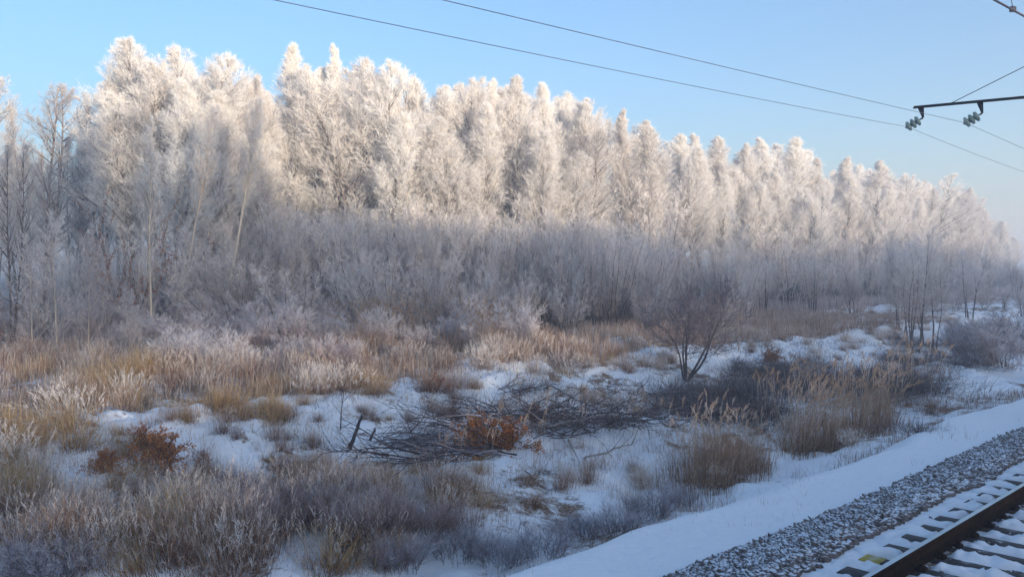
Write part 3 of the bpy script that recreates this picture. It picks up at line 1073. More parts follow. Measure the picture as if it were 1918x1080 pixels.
def wire(clamp, left, right, label):
    """slack wire hanging from its clamp; the sag on either side is measured from the photo"""
    u0, v0 = xy2uv(clamp[0], clamp[1])

    def fit(pp):
        S, Z = [], []
        for (px, py) in pp:
            q = on_line(px, py, v0)
            S.append(abs(xy2uv(q[0], q[1])[0] - u0))
            Z.append(q[2] - clamp[2])
        A = np.stack([np.array(S), np.array(S) ** 2], 1)
        return np.linalg.lstsq(A, np.array(Z), rcond=None)[0]
    l1, l2 = fit(left)
    r1, r2 = fit(right)
    pts = []
    for s in list(np.arange(-30, 0, 1.5)) + [0] + list(np.arange(2, 62, 2.0)):
        z = clamp[2] + ((l1 * -s + l2 * s * s) if s < 0 else (r1 * s + r2 * min(s, 40) * s * 0.5))
        pts.append(P3(u0 + s, v0, z))
    print('wire', l1, l2, r1, r2)
    o = tube_path("overhead_wire", pts, 0.005, M_WIRE)
    tagit(o, label, "wire", "overhead power wires")


wire(cl1, [(510, 0), (806, 60), (1140, 130), (1498, 200)], [(1760, 262), (1918, 316)], "overhead power wire held by the outermost insulator, lower of the two long wires")
wire(cl2, [(825, 0), (1140, 73), (1674, 200)], [(1860, 253), (1918, 279)], "overhead power wire held by the inner insulator, upper of the two long wires")

# contact wire of the neighbouring track with a dropper and its clamp
ca = on_line(1897, 19, RV - GAUGE / 2)
dirw = np.array((math.sin(math.radians(48.8)), math.cos(math.radians(48.8)), 0.0))
cw = tube_path("contact_wire", [tuple(ca + dirw * s) for s in (-14, -7, 0, 7, 14, 22)], 0.011, M_WIRE)
tagit(cw, "thick contact wire crossing the sky above the neighbouring track", "wire")
dr = bpy.data.objects.new("dropper", None)
COL.objects.link(dr)
dr.location = tuple(ca)
tagit(dr, "thin dropper with a small clamp on the contact wire", "dropper")
mb = MB()
mb.tubes(np.array([[(0, 0, 0.03), (-0.10, 0.0, 0.45), (-0.22, 0, 1.5)]]), np.full((1, 3), 0.004), np.full(1, 0.5), 5)
mobj("hanger_wire", mb.mesh("hanger_wire", M_WIRE), dr)
mb = MB()
box_np(mb, (0, 0, 0.01), 0.03, 0.012, 0.03, (1, 0), (0, 1), bev=0.01)
mobj("clamp", mb.mesh("clamp", M_WIRE), dr)

#@@VEG
# ------------------------------------------------------------------ frosted woods
TALL = {
    'spire': [("trunk", "crown"), [tall_tree(1, spread=4.0, power=1.0, limbs=93, cb=0.32, a1=0.75, k1=15), tall_tree(2, spread=4.4, power=0.9, limbs=86, cb=0.34, a1=0.8, k1=15)]],
    'broad': [("trunk", "crown"), [tall_tree(3, spread=5.0, power=0.7, limbs=93, cb=0.36, leaders=2, a1=0.95, k1=15), tall_tree(4, spread=4.8, power=0.65, limbs=99, cb=0.33, leaders=3, a1=0.9, k1=15), tall_tree(5, spread=5.4, power=0.7, limbs=89, cb=0.34, leaders=2, wobble=0.03, a1=0.95, k1=15)]],
    'cone': [("trunk", "crown"), [tall_tree(6, spread=5.4, power=1.15, limbs=102, cb=0.28, a1=0.95, k1=15), tall_tree(7, spread=5.0, power=1.0, limbs=96, cb=0.31, a1=0.9, k1=15)]],
    'loose': [("trunk", "crown"), [tall_tree(8, spread=4.6, power=0.6, limbs=62, cb=0.24, k1=8, k2=6, k3=4, tone=(0.55, 0.85), a1=0.9, wobble=0.03), tall_tree(9, spread=4.2, power=0.6, limbs=65, cb=0.26, k1=8, k2=6, k3=4, leaders=2, tone=(0.55, 0.85), a1=0.9)]],
    'birch': [("trunk", "crown"), [tall_tree(10, spread=3.4, power=0.6, limbs=46, cb=0.52, lean=0.30, bark=1, tr=0.2, k1=8), tall_tree(11, spread=3.2, power=0.6, limbs=52, cb=0.28, lean=0.03, bark=1, tone=(0.65, 0.95), k1=7, k2=5, tr=0.15)]],
}
TOPH = {}
for k_, (pn_, ms_) in TALL.items():
    for a_, b_ in ms_:
        co = np.empty(len(b_.vertices) * 3, dtype=np.float32)
        b_.vertices.foreach_get("co", co)
        TOPH[b_.name] = float(co.reshape(-1, 3)[:, 2].max())


def tree(kind, var, px, ytop, depth, label, group, wide=1.0, rot=None, H=None):
    x, y = at_depth(px, depth)
    z = tz(x, y) - 0.1
    tk, cr = TALL[kind][1][var % len(TALL[kind][1])]
    if H is None:
        _, rz = ray(px, ytop)
        H = CZ + rz * depth - z
    s = H / TOPH[cr.name]
    return place("birch_tree" if kind == 'birch' else "frosted_tree", [("trunk", tk), ("crown", cr)], x, y, z, s, RND.uniform(0, 6.28) if rot is None else rot,
                 label, "tree", group, sxy=s * wide)


G_SKY = "tall frosted trees along the top of the wood"
SKYL = [  # kind, variant, px, ytop, depth, width, label
    ('loose', 0, -22, 112, 60, 1.0, "tall frosted tree cut by the picture's edge, leftmost of the wood"),
    ('loose', 1, 84, 150, 74, 1.1, "round crowned grey frosted tree standing alone against the sky, open gaps beside it"),
    ('loose', 0, 42, 196, 80, 0.8, "lower grey tree just left of the round crowned lone tree"),
    ('loose', 0, 150, 190, 82, 0.9, "small hazy tree in the dip between the round crown and the big clump"),
    ('loose', 1, 196, 168, 72, 0.8, "ragged grey tree with dark twig ends on the left flank of the big clump"),
    ('broad', 1, 243, 82, 64, 0.9, "first tall crown at the left end of the big pale clump"),
    ('broad', 0, 292, 78, 66, 0.9, "second crown of the big pale clump, feathery flat top"),
    ('broad', 2, 345, 82, 63, 0.95, "third crown of the big pale clump, widest and brightest"),
    ('broad', 1, 388, 98, 66, 0.8, "fourth crown of the big pale clump, thin spiky top"),
    ('broad', 0, 432, 132, 64, 0.85, "lower rounded crown right of the big pale clump"),
    ('broad', 1, 478, 130, 66, 0.85, "rounded crown between the pale clump and the first slim spire"),
    ('spire', 0, 561, 80, 70, 1.0, "slim spire with bare dark trunk visible below, left of the narrow needle top"),
    ('spire', 1, 598, 124, 72, 0.8, "short spire pressed against the slim spire's right side"),
    ('spire', 0, 635, 76, 70, 0.62, "narrow needle topped tree, the thinnest spire on the skyline"),
    ('broad', 2, 683, 100, 68, 0.95, "broad white crown right of the needle topped tree"),
    ('broad', 0, 722, 118, 69, 0.85, "white crown filling the shoulder right of the broad one"),
    ('spire', 1, 765, 140, 74, 0.8, "low white spire in the notch before the twin crowns"),
    ('broad', 1, 803, 112, 72, 0.95, "left one of the twin bright crowns at the wood's middle"),
    ('broad', 0, 868, 128, 73, 0.95, "right one of the twin bright crowns at the wood's middle"),
    ('spire', 0, 913, 142, 76, 0.75, "thin spire squeezed between the twin crowns and the cone"),
    ('cone', 0, 966, 128, 74, 1.0, "perfect cone shaped crown, broad at the base and sunlit white"),
    ('spire', 1, 1030, 150, 79, 0.9, "slender crown next right of the white cone"),
    ('broad', 1, 1070, 166, 80, 0.8, "dense crown two places right of the white cone"),
    ('broad', 2, 1105, 178, 82, 0.8, "steep shouldered crown where the skyline begins to drop"),
    ('spire', 0, 1165, 202, 88, 0.9, "lone sharp tip on the falling skyline with sky both sides"),
    ('cone', 1, 1212, 226, 90, 1.0, "conical crown with a dark trunk line at its left edge"),
    ('spire', 1, 1272, 250, 98, 0.9, "spire with bright tip beyond the conical crown"),
    ('spire', 0, 1309, 246, 102, 0.8, "paired bright tip beyond the conical crown, taller of two"),
    ('spire', 1, 1352, 254, 106, 0.95, "upright crown at the start of the even middle skyline"),
    ('cone', 1, 1393, 262, 108, 0.8, "upright crown in the even stretch, slightly lower than its neighbours"),
    ('spire', 0, 1424, 252, 112, 1.0, "spiky crown just before the tallest tip of the even stretch"),
    ('spire', 1, 1480, 256, 116, 1.0, "sharp tallest tip just before the skyline's notch"),
    ('cone', 0, 1516, 294, 118, 0.8, "rounded shoulder tree dropping into the skyline's notch"),
    ('broad', 0, 1552, 334, 128, 0.8, "low tree at the bottom of the skyline's notch"),
    ('spire', 0, 1588, 292, 134, 1.1, "first spire after the skyline's notch"),
    ('cone', 1, 1632, 300, 138, 1.1, "second crown after the skyline's notch"),
    ('broad', 2, 1690, 322, 146, 1.0, "rounded cream crown in the hazy stretch"),
    ('broad', 1, 1738, 325, 152, 1.1, "rounded cream crown glowing at the crest of the hazy stretch"),
    ('broad', 0, 1782, 350, 176, 1.1, "warm lit crown on the steep hazy decline"),
    ('broad', 1, 1812, 368, 200, 1.1, "warm lit crown lower on the steep hazy decline"),
    ('cone', 0, 1838, 392, 215, 1.1, "hazy yellowish crown near the far end"),
    ('broad', 2, 1864, 408, 235, 1.1, "hazy yellowish crown, third from the far end"),
    ('cone', 1, 1886, 426, 255, 1.1, "hazy yellowish crown, second from the far end"),
    ('broad', 0, 1904, 440, 280, 1.0, "farthest pale crown where the wood melts into haze"),
]
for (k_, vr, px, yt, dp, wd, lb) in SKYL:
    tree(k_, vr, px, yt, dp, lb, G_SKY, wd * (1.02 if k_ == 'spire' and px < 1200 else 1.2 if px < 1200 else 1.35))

# trees between and behind the skyline ones, a little lower
def fore_depth(px):
    xs = [s[2] for s in SKYL]
    return float(np.interp(px, sorted(xs), [s[4] for s in sorted(SKYL, key=lambda s: s[2])]))


def sky_y(px):
    ss = sorted(SKYL, key=lambda s: s[2])
    return float(np.interp(px, [s[2] for s in ss], [s[3] for s in ss]))


px = 215.0
i = 0
while px < 1905:
    d0 = fore_depth(px)
    step = 1596 / d0 * 3.0
    for row in (0, 1, 2):
        dd = (d0 * (0.93 + RND.uniform(-0.03, 0.03)), d0 * 1.12 + RND.uniform(0, 8), d0 * 1.26 + RND.uniform(0, 8))[row]
        p = px + RND.uniform(-0.5, 0.5) * step + row * step * 0.5
        yt = sky_y(p) + (RND.uniform(40, 110), RND.uniform(14, 44), RND.uniform(16, 48))[row] * 70 / d0
        if (505 < p < 625 and row == 0) or (row == 2 and p > 1800):
            continue
        kind = RND.choice(['broad', 'cone', 'spire', 'broad', 'loose'])
        o = tree(kind, i, p, yt, dd, "x", "trees filling the wood in front" if row == 0 else "trees filling the wood behind", RND.uniform(1.0, 1.35))
        auto(o, "lower frosted tree" if row == 0 else ("half hidden frosted tree" if row == 1 else "deeper frosted tree"), "before" if row == 0 else "behind", p, 0, HIGH_MARKS)
        i += 1
    px += step
# deep dark background of the wood on the left where the sky glints through
for j in range(16):
    p = -40 + j * 34 + RND.uniform(-10, 10)
    auto(tree('loose', j, p, 250 + RND.uniform(-25, 60) - (60 if p > 220 else 0), 92 + RND.uniform(-6, 12), "x", "bluish trees far back on the left", 1.0), "thin bluish tree", "far back behind", p, 0, HIGH_MARKS)

# pale barked birches with warm lit leaning trunks
tree('birch', 0, 318, 190, 52, "birch with a leaning warm white trunk, left one of the leaning pair", "leaning birches with pale trunks", 0.7, rot=0.15)
tree('birch', 0, 408, 180, 53, "birch with a leaning warm white trunk, right one of the leaning pair", "leaning birches with pale trunks", 0.7, rot=-0.1)
tree('birch', 1, 284, 215, 47, "slender birch with straight pale trunk rising from the bluish bush", None, 0.75)

# ---- thicket in front of the wood
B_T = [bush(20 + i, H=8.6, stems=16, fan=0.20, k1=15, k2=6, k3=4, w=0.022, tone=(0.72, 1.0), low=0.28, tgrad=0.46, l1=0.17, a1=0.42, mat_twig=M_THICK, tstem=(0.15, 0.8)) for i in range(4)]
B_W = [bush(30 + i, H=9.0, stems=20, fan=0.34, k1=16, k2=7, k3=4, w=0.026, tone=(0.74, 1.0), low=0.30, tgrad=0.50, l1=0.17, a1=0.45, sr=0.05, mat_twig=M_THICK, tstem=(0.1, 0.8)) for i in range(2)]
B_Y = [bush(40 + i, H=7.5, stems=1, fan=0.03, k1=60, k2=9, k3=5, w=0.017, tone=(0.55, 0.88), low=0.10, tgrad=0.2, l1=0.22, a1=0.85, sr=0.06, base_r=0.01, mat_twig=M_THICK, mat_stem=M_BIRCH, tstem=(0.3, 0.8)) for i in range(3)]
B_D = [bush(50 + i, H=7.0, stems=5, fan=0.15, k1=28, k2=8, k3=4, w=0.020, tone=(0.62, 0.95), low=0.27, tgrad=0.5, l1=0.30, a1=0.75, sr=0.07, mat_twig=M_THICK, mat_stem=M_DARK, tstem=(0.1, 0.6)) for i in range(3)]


def bh(px, ytop, depth, nominal, mats, name, label, cat, group=None, wide=1.0, parts=("stems", "twigs"), rot=None):
    x, y = at_depth(px, depth)
    z = tz(x, y)
    _, rz = ray(px, ytop)
    H = CZ + rz * depth - z
    s = H / nominal
    return place(name, [(parts[0], mats[0]), (parts[1], mats[1])], x, y, z, s, RND.uniform(0, 6.28) if rot is None else rot, label, cat, group, sxy=s * wide)


i = 0
for row, (dd0, yoff) in enumerate([(57, 12), (60.5, 4), (64, -2), (50, 62)]):
    p = 395.0 + row * 17
    while p < 1215:
        yt = float(np.interp(p, [390, 450, 560, 700, 900, 1100, 1180, 1230], [395, 372, 372, 372, 378, 392, 410, 440])) + yoff + RND.uniform(-12, 26)
        d = dd0 + RND.uniform(-1.5, 1.5) + max(0, (p - 900)) * 0.022
        if row == 3:
            yt += RND.uniform(0, 50)
            d += RND.uniform(-3, 2)
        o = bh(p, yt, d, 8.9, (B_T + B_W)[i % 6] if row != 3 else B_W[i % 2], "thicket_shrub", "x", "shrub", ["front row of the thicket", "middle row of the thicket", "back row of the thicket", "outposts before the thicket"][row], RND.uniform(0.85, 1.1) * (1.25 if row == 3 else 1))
        auto(o, ["slender frosted thicket shrub in front row", "slender frosted thicket shrub in middle row", "slender frosted thicket shrub in back row", "rounded frosted shrub standing forward"][row], "under", p, 0, HIGH_MARKS)
        i += 1
        p += 1596 / d * RND.uniform(1.15, 1.6) * (2.0 if row == 3 else 1)
# right hand, shadowed small trees before the tall ones
for row, (f0, yoff) in enumerate([(0.78, 22), (0.86, 0)]):
    p = 1235.0 + row * 20
    while p < 1900:
        yt = float(np.interp(p, [1230, 1400, 1560, 1700, 1800, 1850, 1900], [425, 420, 418, 400, 420, 455, 475])) + yoff + RND.uniform(-18, 28)
        d = fore_depth(p) * f0
        o = bh(p, yt, d, 8.9, B_T[i % 4], "thicket_shrub", "x", "shrub", ["shaded shrubs in front of the hazy trees", "shaded shrubs under the hazy crowns"][row], RND.uniform(1.0, 1.3))
        auto(o, ["bluish shaded shrub in front row", "bluish shaded shrub in back row"][row], "under", p, 0, HIGH_MARKS)
        i += 1
        p += 1596 / d * RND.uniform(1.9, 2.8)

p = 70.0
while p < 400:                                  # looser continuation of the thicket to the left
    d = RND.uniform(53, 60)
    o = bh(p, RND.uniform(405, 465), d, 8.9, B_T[i % 4], "thicket_shrub", "x", "shrub", "loose shrubs left of the thicket", RND.uniform(0.9, 1.15))
    auto(o, "slender frosted shrub among the left trunks", "under", p, 0, HIGH_MARKS)
    i += 1
    p += RND.uniform(24, 40)
# left hand young growth, olive white
for (p, yt, d, lb, wd) in [
    (22, 262, 44, "big pale olive frosted tree with a dark trunk at the left edge", 0.9),
    (78, 300, 46, "pale olive frosted tree next to the left edge tree", 0.8),
]:
    x, y = at_depth(p, d)
    tree('loose', 1, p, yt, d, lb, "olive white trees at the left", wd)
for (p, yt, d, lb, wd, v_) in [
    (104, 372, 41, "young frosted tree with upswept twigs at the left, thickest of the saplings", 0.85, 0),
    (163, 420, 39, "young pale barked tree leaning slightly, with bare lower stem", 0.75, 1),
    (245, 470, 41, "short young tree with drooping side twigs left of the slender birch", 0.9, 2),
    (60, 440, 43, "low frosted sapling between the left edge and the thick sapling", 0.9, 1),
    (200, 440, 45, "frosted sapling behind the leaning young tree", 0.9, 0),
    (330, 400, 49, "frosted sapling right behind the slender birch", 1.0, 2),
    (375, 420, 50, "frosted sapling at the left end of the thicket", 1.0, 0),
    (545, 400, 50, "pale young tree standing in front of the thicket, straight twin stem", 0.8, 1),
    (820, 430, 52, "thin stemmed young tree at the middle of the thicket's front", 0.8, 0),
    (925, 410, 54, "thin pale stemmed tree near the right part of the thicket's front", 0.75, 2),
    (1385, 400, 48, "tall pale thin stemmed birch standing right of the dark forked tree", 0.7, 1),
    (1668, 420, 66, "pale thin birch left of the dark stemmed group on the snow", 0.8, 0),
    (1850, 430, 90, "pale thin birch toward the hazy end", 0.9, 2),
    (500, 330, 58, "upright sapling with twiggy spikes rising above the thicket by the leaning birches", 0.7, 1),
]:
    bh(p, yt, d, 7.6, B_Y[v_], "young_birch", lb, "tree", "young birches", wd, parts=("trunk", "crown"))

# dark stemmed small trees and willow fans
for (p, yt, d, lb, wd, ms, nm, nom) in [
    (1148, 392, 56, "fan shaped willow bush of many dark stems at the thicket's right end", 0.95, B_W[0], "willow_bush", 9.0),
    (1075, 440, 54, "rounded pale frosted willow bush beside the fan shaped one", 0.8, B_W[1], "willow_bush", 9.0),
    (1215, 455, 57, "smaller rounded willow bush right of the fan shaped one", 0.8, B_W[1], "willow_bush", 9.0),
    (1400, 470, 66, "rounded shaded willow bush behind the pale thin birch", 0.9, B_W[0], "willow_bush", 9.0),
    (1230, 330, 78, "large fan willow with dark radiating branches behind the thicket", 1.0, B_W[1], "willow_bush", 9.0),
    (1712, 400, 60, "dark stemmed small tree on the snow, thickest of the group", 0.9, B_D[0], "alder_tree", 7.2),
    (1745, 420, 62, "dark stemmed small tree leaning right in the group on the snow", 0.9, B_D[1], "alder_tree", 7.2),
    (1690, 440, 64, "dark stemmed small tree at the left of the group on the snow", 0.7, B_D[2], "alder_tree", 7.2),
    (1818, 450, 76, "dark stemmed small tree toward the hazy end", 1.0, B_D[1], "alder_tree", 7.2),
    (1520, 470, 80, "low dark based tree at the back of the snow field, right one", 1.1, B_D[2], "alder_tree", 7.2),
    (1430, 460, 76, "low dark based tree at the back of the snow field, left one", 1.1, B_D[0], "alder_tree", 7.2),
    (1600, 480, 84, "low dark based tree behind the dark stemmed group", 1.1, B_D[1], "alder_tree", 7.2),
    (700, 450, 54, "dark stemmed tree half hidden in the thicket's left half", 0.8, B_D[1], "alder_tree", 7.2),
    (1118, 430, 52, "thin dark stemmed tree beside the fan shaped willow bush", 0.45, B_D[2], "alder_tree", 7.2),
]:
    bh(p, yt, d, nom, ms, nm, lb, "bush" if nm == "willow_bush" else "tree", None, wd, parts=("stems", "twigs") if nm == "willow_bush" else ("trunk", "crown"))

for (p, yt, d, lb, wd, k) in [
    (1905, 478, 120, "dark bluish shrub mass in the haze at the right edge, farthest", 1.4, 0),
    (1880, 520, 95, "dark bluish shrub in the haze at the right edge, middle one", 1.4, 1),
    (1915, 540, 84, "dark bluish shrub in the haze cut by the right edge", 1.4, 2),
    (1845, 530, 92, "dark bluish shrub under the hazy crowns near the right edge", 1.4, 0),
    (1790, 535, 88, "dark bluish shrub under the hazy crowns beside the thin birch", 1.3, 1),
]:
    bh(p, yt, d, 7.2, B_D[k], "dark_shrub", lb, "shrub", "dark shrubs at the wood's far foot", wd)

# the lone dark forked tree above the ditch
lone = bush(78, H=5.1, stems=6, fan=0.40, k1=26, k2=10, k3=5, w=0.017, tone=(0.30, 0.80), low=0.30, tgrad=0.45, l1=0.38, a1=0.85, sr=0.075,
            mat_twig=M_GREY, mat_stem=M_DARK, tstem=(0.05, 0.55), wig=0.13, base_r=0.08, trop=0.05)
x, y = at_ground(1283, 714)
place("alder_tree", [("trunk", lone[0]), ("crown", lone[1])], x, y, tz(x, y), 1.0, 2.2, "lone dark forked small tree standing by itself above the ditch", "tree")
#@@LOW
# ------------------------------------------------------------------ low plants
def on_ground(px, py):
    x, y = at_ground(px, py)
    return x, y, tz(x, y)


def put(name, parts, px, py, s, label, cat, group=None, wide=1.0, rot=None):
    x, y, z = on_ground(px, py)
    return place(name, parts, x, y, z, s, RND.uniform(0, 6.28) if rot is None else rot, label, cat, group, sxy=s * wide)


def names(parts, ms):
    return list(zip(parts, ms))


# bluish violet bush at the foot of the slender birch, and frosted brush in front of the thicket
V_B = [bush(60 + i, H=2.6, stems=34, fan=0.50, k1=14, k2=6, k3=3, w=0.013, tone=(0.45, 0.8), low=0.15, tgrad=0.3, l1=0.26, a1=0.7, sr=0.018,
            mat_stem=M_GREY, mat_twig=M_GREY, base_r=0.7, tstem=(0.2, 0.5)) for i in range(2)]
F_B = [bush(63 + i, H=2.2, stems=26, fan=0.38, k1=12, k2=6, k3=4, w=0.014, tone=(0.65, 1.0), low=0.25, tgrad=0.45, l1=0.24, a1=0.6, sr=0.014,
            mat_stem=M_RUST, mat_twig=M_PINK, base_r=0.7, tstem=(0.2, 0.6)) for i in range(3)]
for (p, q, s, lb) in [(330, 632, 1.15, "bluish violet leafless bush at the slender birch's foot"), (395, 640, 1.0, "bluish violet bush, right and lower of the pair")]:
    put("leafless_bush", names(("stems", "twigs"), V_B[p % 2]), p, q, s, lb, "bush", "bluish violet bushes", 1.2)
for (p, q, s, wd, vi, lb) in [
    (1820, 676, 1.0, 1.2, 0, "grey violet frosted bush in the far patch above the mound"), (1880, 690, 1.05, 1.2, 1, "grey violet frosted bush at the right edge above the path"),
    (1850, 640, 1.0, 1.2, 1, "grey violet frosted bush farther back at the right edge"), (1905, 660, 1.1, 1.2, 0, "grey violet frosted bush cut by the right edge"),
    (1790, 650, 0.8, 1.2, 0, "small grey violet bush left in the far patch"),
]:
    put("frosted_bush", names(("stems", "twigs"), [V_B, F_B][vi][0]), p, q, s * 0.8, lb, "bush", "frosted bushes beyond the snow mound", wd)

# frosted brush belt in front of the thicket: individuals
i = 0
for row, (q0, q1) in enumerate([(600, 612), (628, 642), (655, 672), (690, 705)]):
    p = (-20.0, 10.0, 250.0, 330.0)[row]
    pend = (1230, 1010, 960, 640)[row]
    while p < pend:
        q = RND.uniform(q0, q1) + (0 if p < 700 else -(p - 700) * 0.02)
        s = RND.uniform(0.65, 1.25) * (1.15, 1.1, 0.85, 0.75)[row]
        o = put("frosted_bush", names(("stems", "twigs"), F_B[i % 3]), p, q, s, "x", "bush", ["brush along the thicket's foot", "second row of brush", "brush in the weed belt", "brush nearest the snow bank"][row], RND.uniform(0.9, 1.3))
        auto(o, ["frosted reddish brush at thicket foot", "frosted brush in second row", "frosted brush amid the weeds", "low frosted brush by the snow"][row], "near", p, q, LOW_MARKS)
        i += 1
        p += (46, 58, 62, 70)[row] * RND.uniform(0.6, 1.4)

for (p, q, s, lb) in [(420, 640, 1.35, "tall frosted brush fan standing right of the violet bush"), (480, 655, 1.25, "second tall frosted brush fan right of the violet bush"),
                      (545, 668, 1.1, "third tall frosted brush fan right of the violet bush"), (620, 650, 1.2, "tall frosted brush fan before the thicket's left end"),
                      (900, 640, 1.2, "tall frosted brush fan before the thicket's right half"), (970, 655, 1.0, "frosted brush fan left of the snowy hummocks")]:
    put("frosted_bush", names(("stems", "twigs"), F_B[p % 3]), p, q, s, lb, "bush", "tall brush fans", 1.1)

# reed clumps
RD = [reed_clump(80 + i, n=46, R=0.55, H=1.75, under=520, tone=(0.1, 0.8)) for i in range(3)]
RF = [reed_clump(84 + i, n=22, R=0.6, H=1.6, under=60, tone=(0.45, 0.95)) for i in range(2)]
RS = reed_clump(89, n=8, R=0.8, H=1.5, under=14, tone=(0.4, 0.8))
RBIG = reed_clump(88, n=60, R=1.0, H=1.9, elo=2.0, under=2600, tone=(0.05, 0.75), m=M_REED, lean=(-0.12, 0.0))
for (p, q, s, wd, ms, lb) in [
    (1340, 905, 0.82, 1.0, RBIG, "large reddish brown reed clump at the path's edge, its heads bent over"),
    (1300, 880, 1.0, 0.8, RF[0], "tall pale reeds with feathery heads behind the large reed clump"),
    (1410, 880, 0.75, 0.9, RD[1], "short reed clump right of the large reddish brown one"),
    (1510, 850, 0.95, 1.0, RD[0], "straw coloured reed clump beside the path, leaning right"),
    (1560, 842, 0.95, 1.0, RD[1], "straw coloured reed clump beside the path, second of the leaning row"),
    (1605, 820, 1.0, 1.0, RD[2], "straw coloured reed clump beside the path, third of the leaning row"),
    (1650, 800, 0.95, 1.1, RD[0], "dense brown reed clump ending the row by the snow mound"),
    (1480, 800, 0.95, 1.3, RF[0], "sparse pale reeds behind the straw coloured row, left part"),
    (1540, 780, 0.95, 1.3, RF[1], "sparse pale reeds behind the straw coloured row, middle part"),
    (1600, 765, 1.0, 1.3, RF[0], "sparse pale reeds behind the straw coloured row, right part"),
    (1660, 755, 1.0, 1.3, RF[1], "sparse frosted reeds in front of the dark ditch brush"),
    (1710, 735, 1.1, 1.3, RF[0], "frosted reeds left of the snow mound"),
    (1440, 775, 0.8, 1.0, RF[1], "few reed heads standing on the snow before the ditch"),
    (890, 905, 0.9, 0.8, RS, "few tan reed heads before the brown leaved branches"),
    (965, 880, 0.95, 0.6, RS, "few tan reed heads in front of the fallen branches, right"),
    (815, 900, 0.8, 0.7, RS, "few tan reed heads in front of the fallen branches, left"),
    (1070, 845, 0.9, 0.6, RS, "few pale reeds standing at the ditch's near edge"),
    (1165, 840, 0.8, 0.5, RS, "pair of thin reeds near the ditch's near edge"),
    (1500, 735, 0.8, 1.0, RD[2], "reed clump at the dark ditch's far side"),
]:
    put("reed_clump", names(("reeds", "feathery_heads"), ms), p, q, s, lb, "reeds", "reed clumps", wd, rot=RND.uniform(-0.4, 0.4) + RZ)  # the feathery part is the reeds' drooping seed heads
i = 0
for (x0, x1, q0, q1, st) in [(560, 1000, 618, 640, 34), (600, 940, 645, 665, 42), (700, 800, 610, 618, 30)]:
    p = x0
    while p < x1:
        q = RND.uniform(q0, q1)
        auto(put("reed_clump", names(("reeds", "feathery_heads"), (RD + RF)[i % 5]), p, q, RND.uniform(1.05, 1.45), "x", "reeds", "reeds before the thicket", 1.1), "brown reed clump before the thicket", "near", p, q, LOW_MARKS)
        i += 1
        p += st * RND.uniform(0.7, 1.3)

# grass tufts
TG = [grass_tuft(90 + i, M_STRAW, n=380, R=0.5, H=0.95, spread=0.5, droop=0.15, w=0.009, tone=(0.2, 0.95)) for i in range(3)]
TR = [grass_tuft(94 + i, M_RUST, n=340, R=0.55, H=1.05, spread=0.32, droop=0.06, w=0.009, tone=(0.08, 0.8), heads=60) for i in range(3)]
TF = [grass_tuft(97 + i, M_REED, n=200, R=0.5, H=1.0, spread=0.35, droop=0.10, w=0.010, tone=(0.3, 1.0), heads=120) for i in range(3)]
TN = [grass_tuft(105 + i, [M_RUST, M_RUST, M_REED][i], n=110, R=0.6, H=1.15, spread=0.22, droop=0.03, w=0.006, tone=(0.03, 0.58), heads=70) for i in range(3)]
TB = [grass_tuft(101 + i, M_DARK, n=700, R=1.0, H=0.8, spread=1.0, droop=0.03, w=0.008, tone=(0.1, 0.75)) for i in range(2)]


def field(polys, n, kinds, srange, label, group, name="grass_tuft", cat="grass tuft", wide=(0.9, 1.3)):
    """scatter individual tufts over boxes given as places seen in the photo"""
    for k in range(n):
        x0, x1, y0, y1 = RND.choice(polys)
        p = RND.uniform(x0, x1)
        q = y0 + (y1 - y0) * RND.random()
        auto(put(name, [("tuft", RND.choice(kinds))], p, q, RND.uniform(*srange), label, cat, group, RND.uniform(*wide)), label, "near", p, q, LOW_MARKS)


field([(-20, 240, 690, 860), (120, 300, 660, 760), (-20, 60, 820, 960)], 62, TG + TF[:1], (0.7, 1.15), "yellow straw grass tuft", "yellow grass tufts on the left slope", "straw_tuft")
field([(340, 540, 738, 800)], 16, TG, (0.6, 0.95), "drooping yellow grass tuft", "yellow tufts on the snow bank's edge", "straw_tuft")
field([(670, 720, 722, 740)], 4, TG, (0.75, 0.95), "orange yellow tuft", "orange yellow tufts", "straw_tuft")
field([(780, 870, 722, 736)], 4, TR, (0.6, 0.85), "rust brown tuft", "rust brown tufts", "weed_tuft")
field([(560, 1080, 655, 705), (300, 640, 690, 745), (900, 1060, 640, 668), (540, 1000, 600, 660)], 105, TR + TR + TF, (0.8, 1.35), "rust brown weed tuft", "rust brown weeds above the snow bank", "weed_tuft")
field([(-20, 420, 618, 700)], 60, TR + TF, (0.7, 1.1), "brown frosted weed tuft", "brown weeds below the left saplings", "weed_tuft")
field([(540, 1200, 720, 800), (620, 1250, 880, 960), (200, 640, 780, 900)], 100, TR + TN + TG[:1], (0.3, 0.6), "small tuft poking through snow", "tufts dotting the snow bank", "sedge_tuft")
field([(1060, 1260, 620, 700), (1380, 1660, 620, 680), (1660, 1900, 600, 640)], 60, TR + TF + TG[:1], (0.45, 0.8), "tan tuft among snow hummocks", "tufts on the hummocky snow field", "sedge_tuft")
field([(1400, 1640, 575, 620)], 24, TR, (0.6, 1.0), "brown tuft behind the snow field", "tufts at the back of the snow field", "sedge_tuft")
field([(1360, 1700, 690, 745), (1220, 1420, 725, 790), (1640, 1800, 640, 690), (1330, 1720, 680, 735)], 85, TB, (0.6, 1.0), "dark matted brush over the ditch", "dark brush over the ditch", "low_shrub", "brush", (1.5, 2.4))
field([(0, 740, 940, 1090), (60, 900, 900, 1010)], 130, TN + TR + TG[:1], (0.5, 1.0), "reddish brown weed tuft", "reddish weeds on the near slope", "weed_tuft")
field([(430, 740, 880, 950)], 26, TR, (0.4, 0.7), "thin reddish weed tuft", "thin weeds below the snow bank", "weed_tuft")
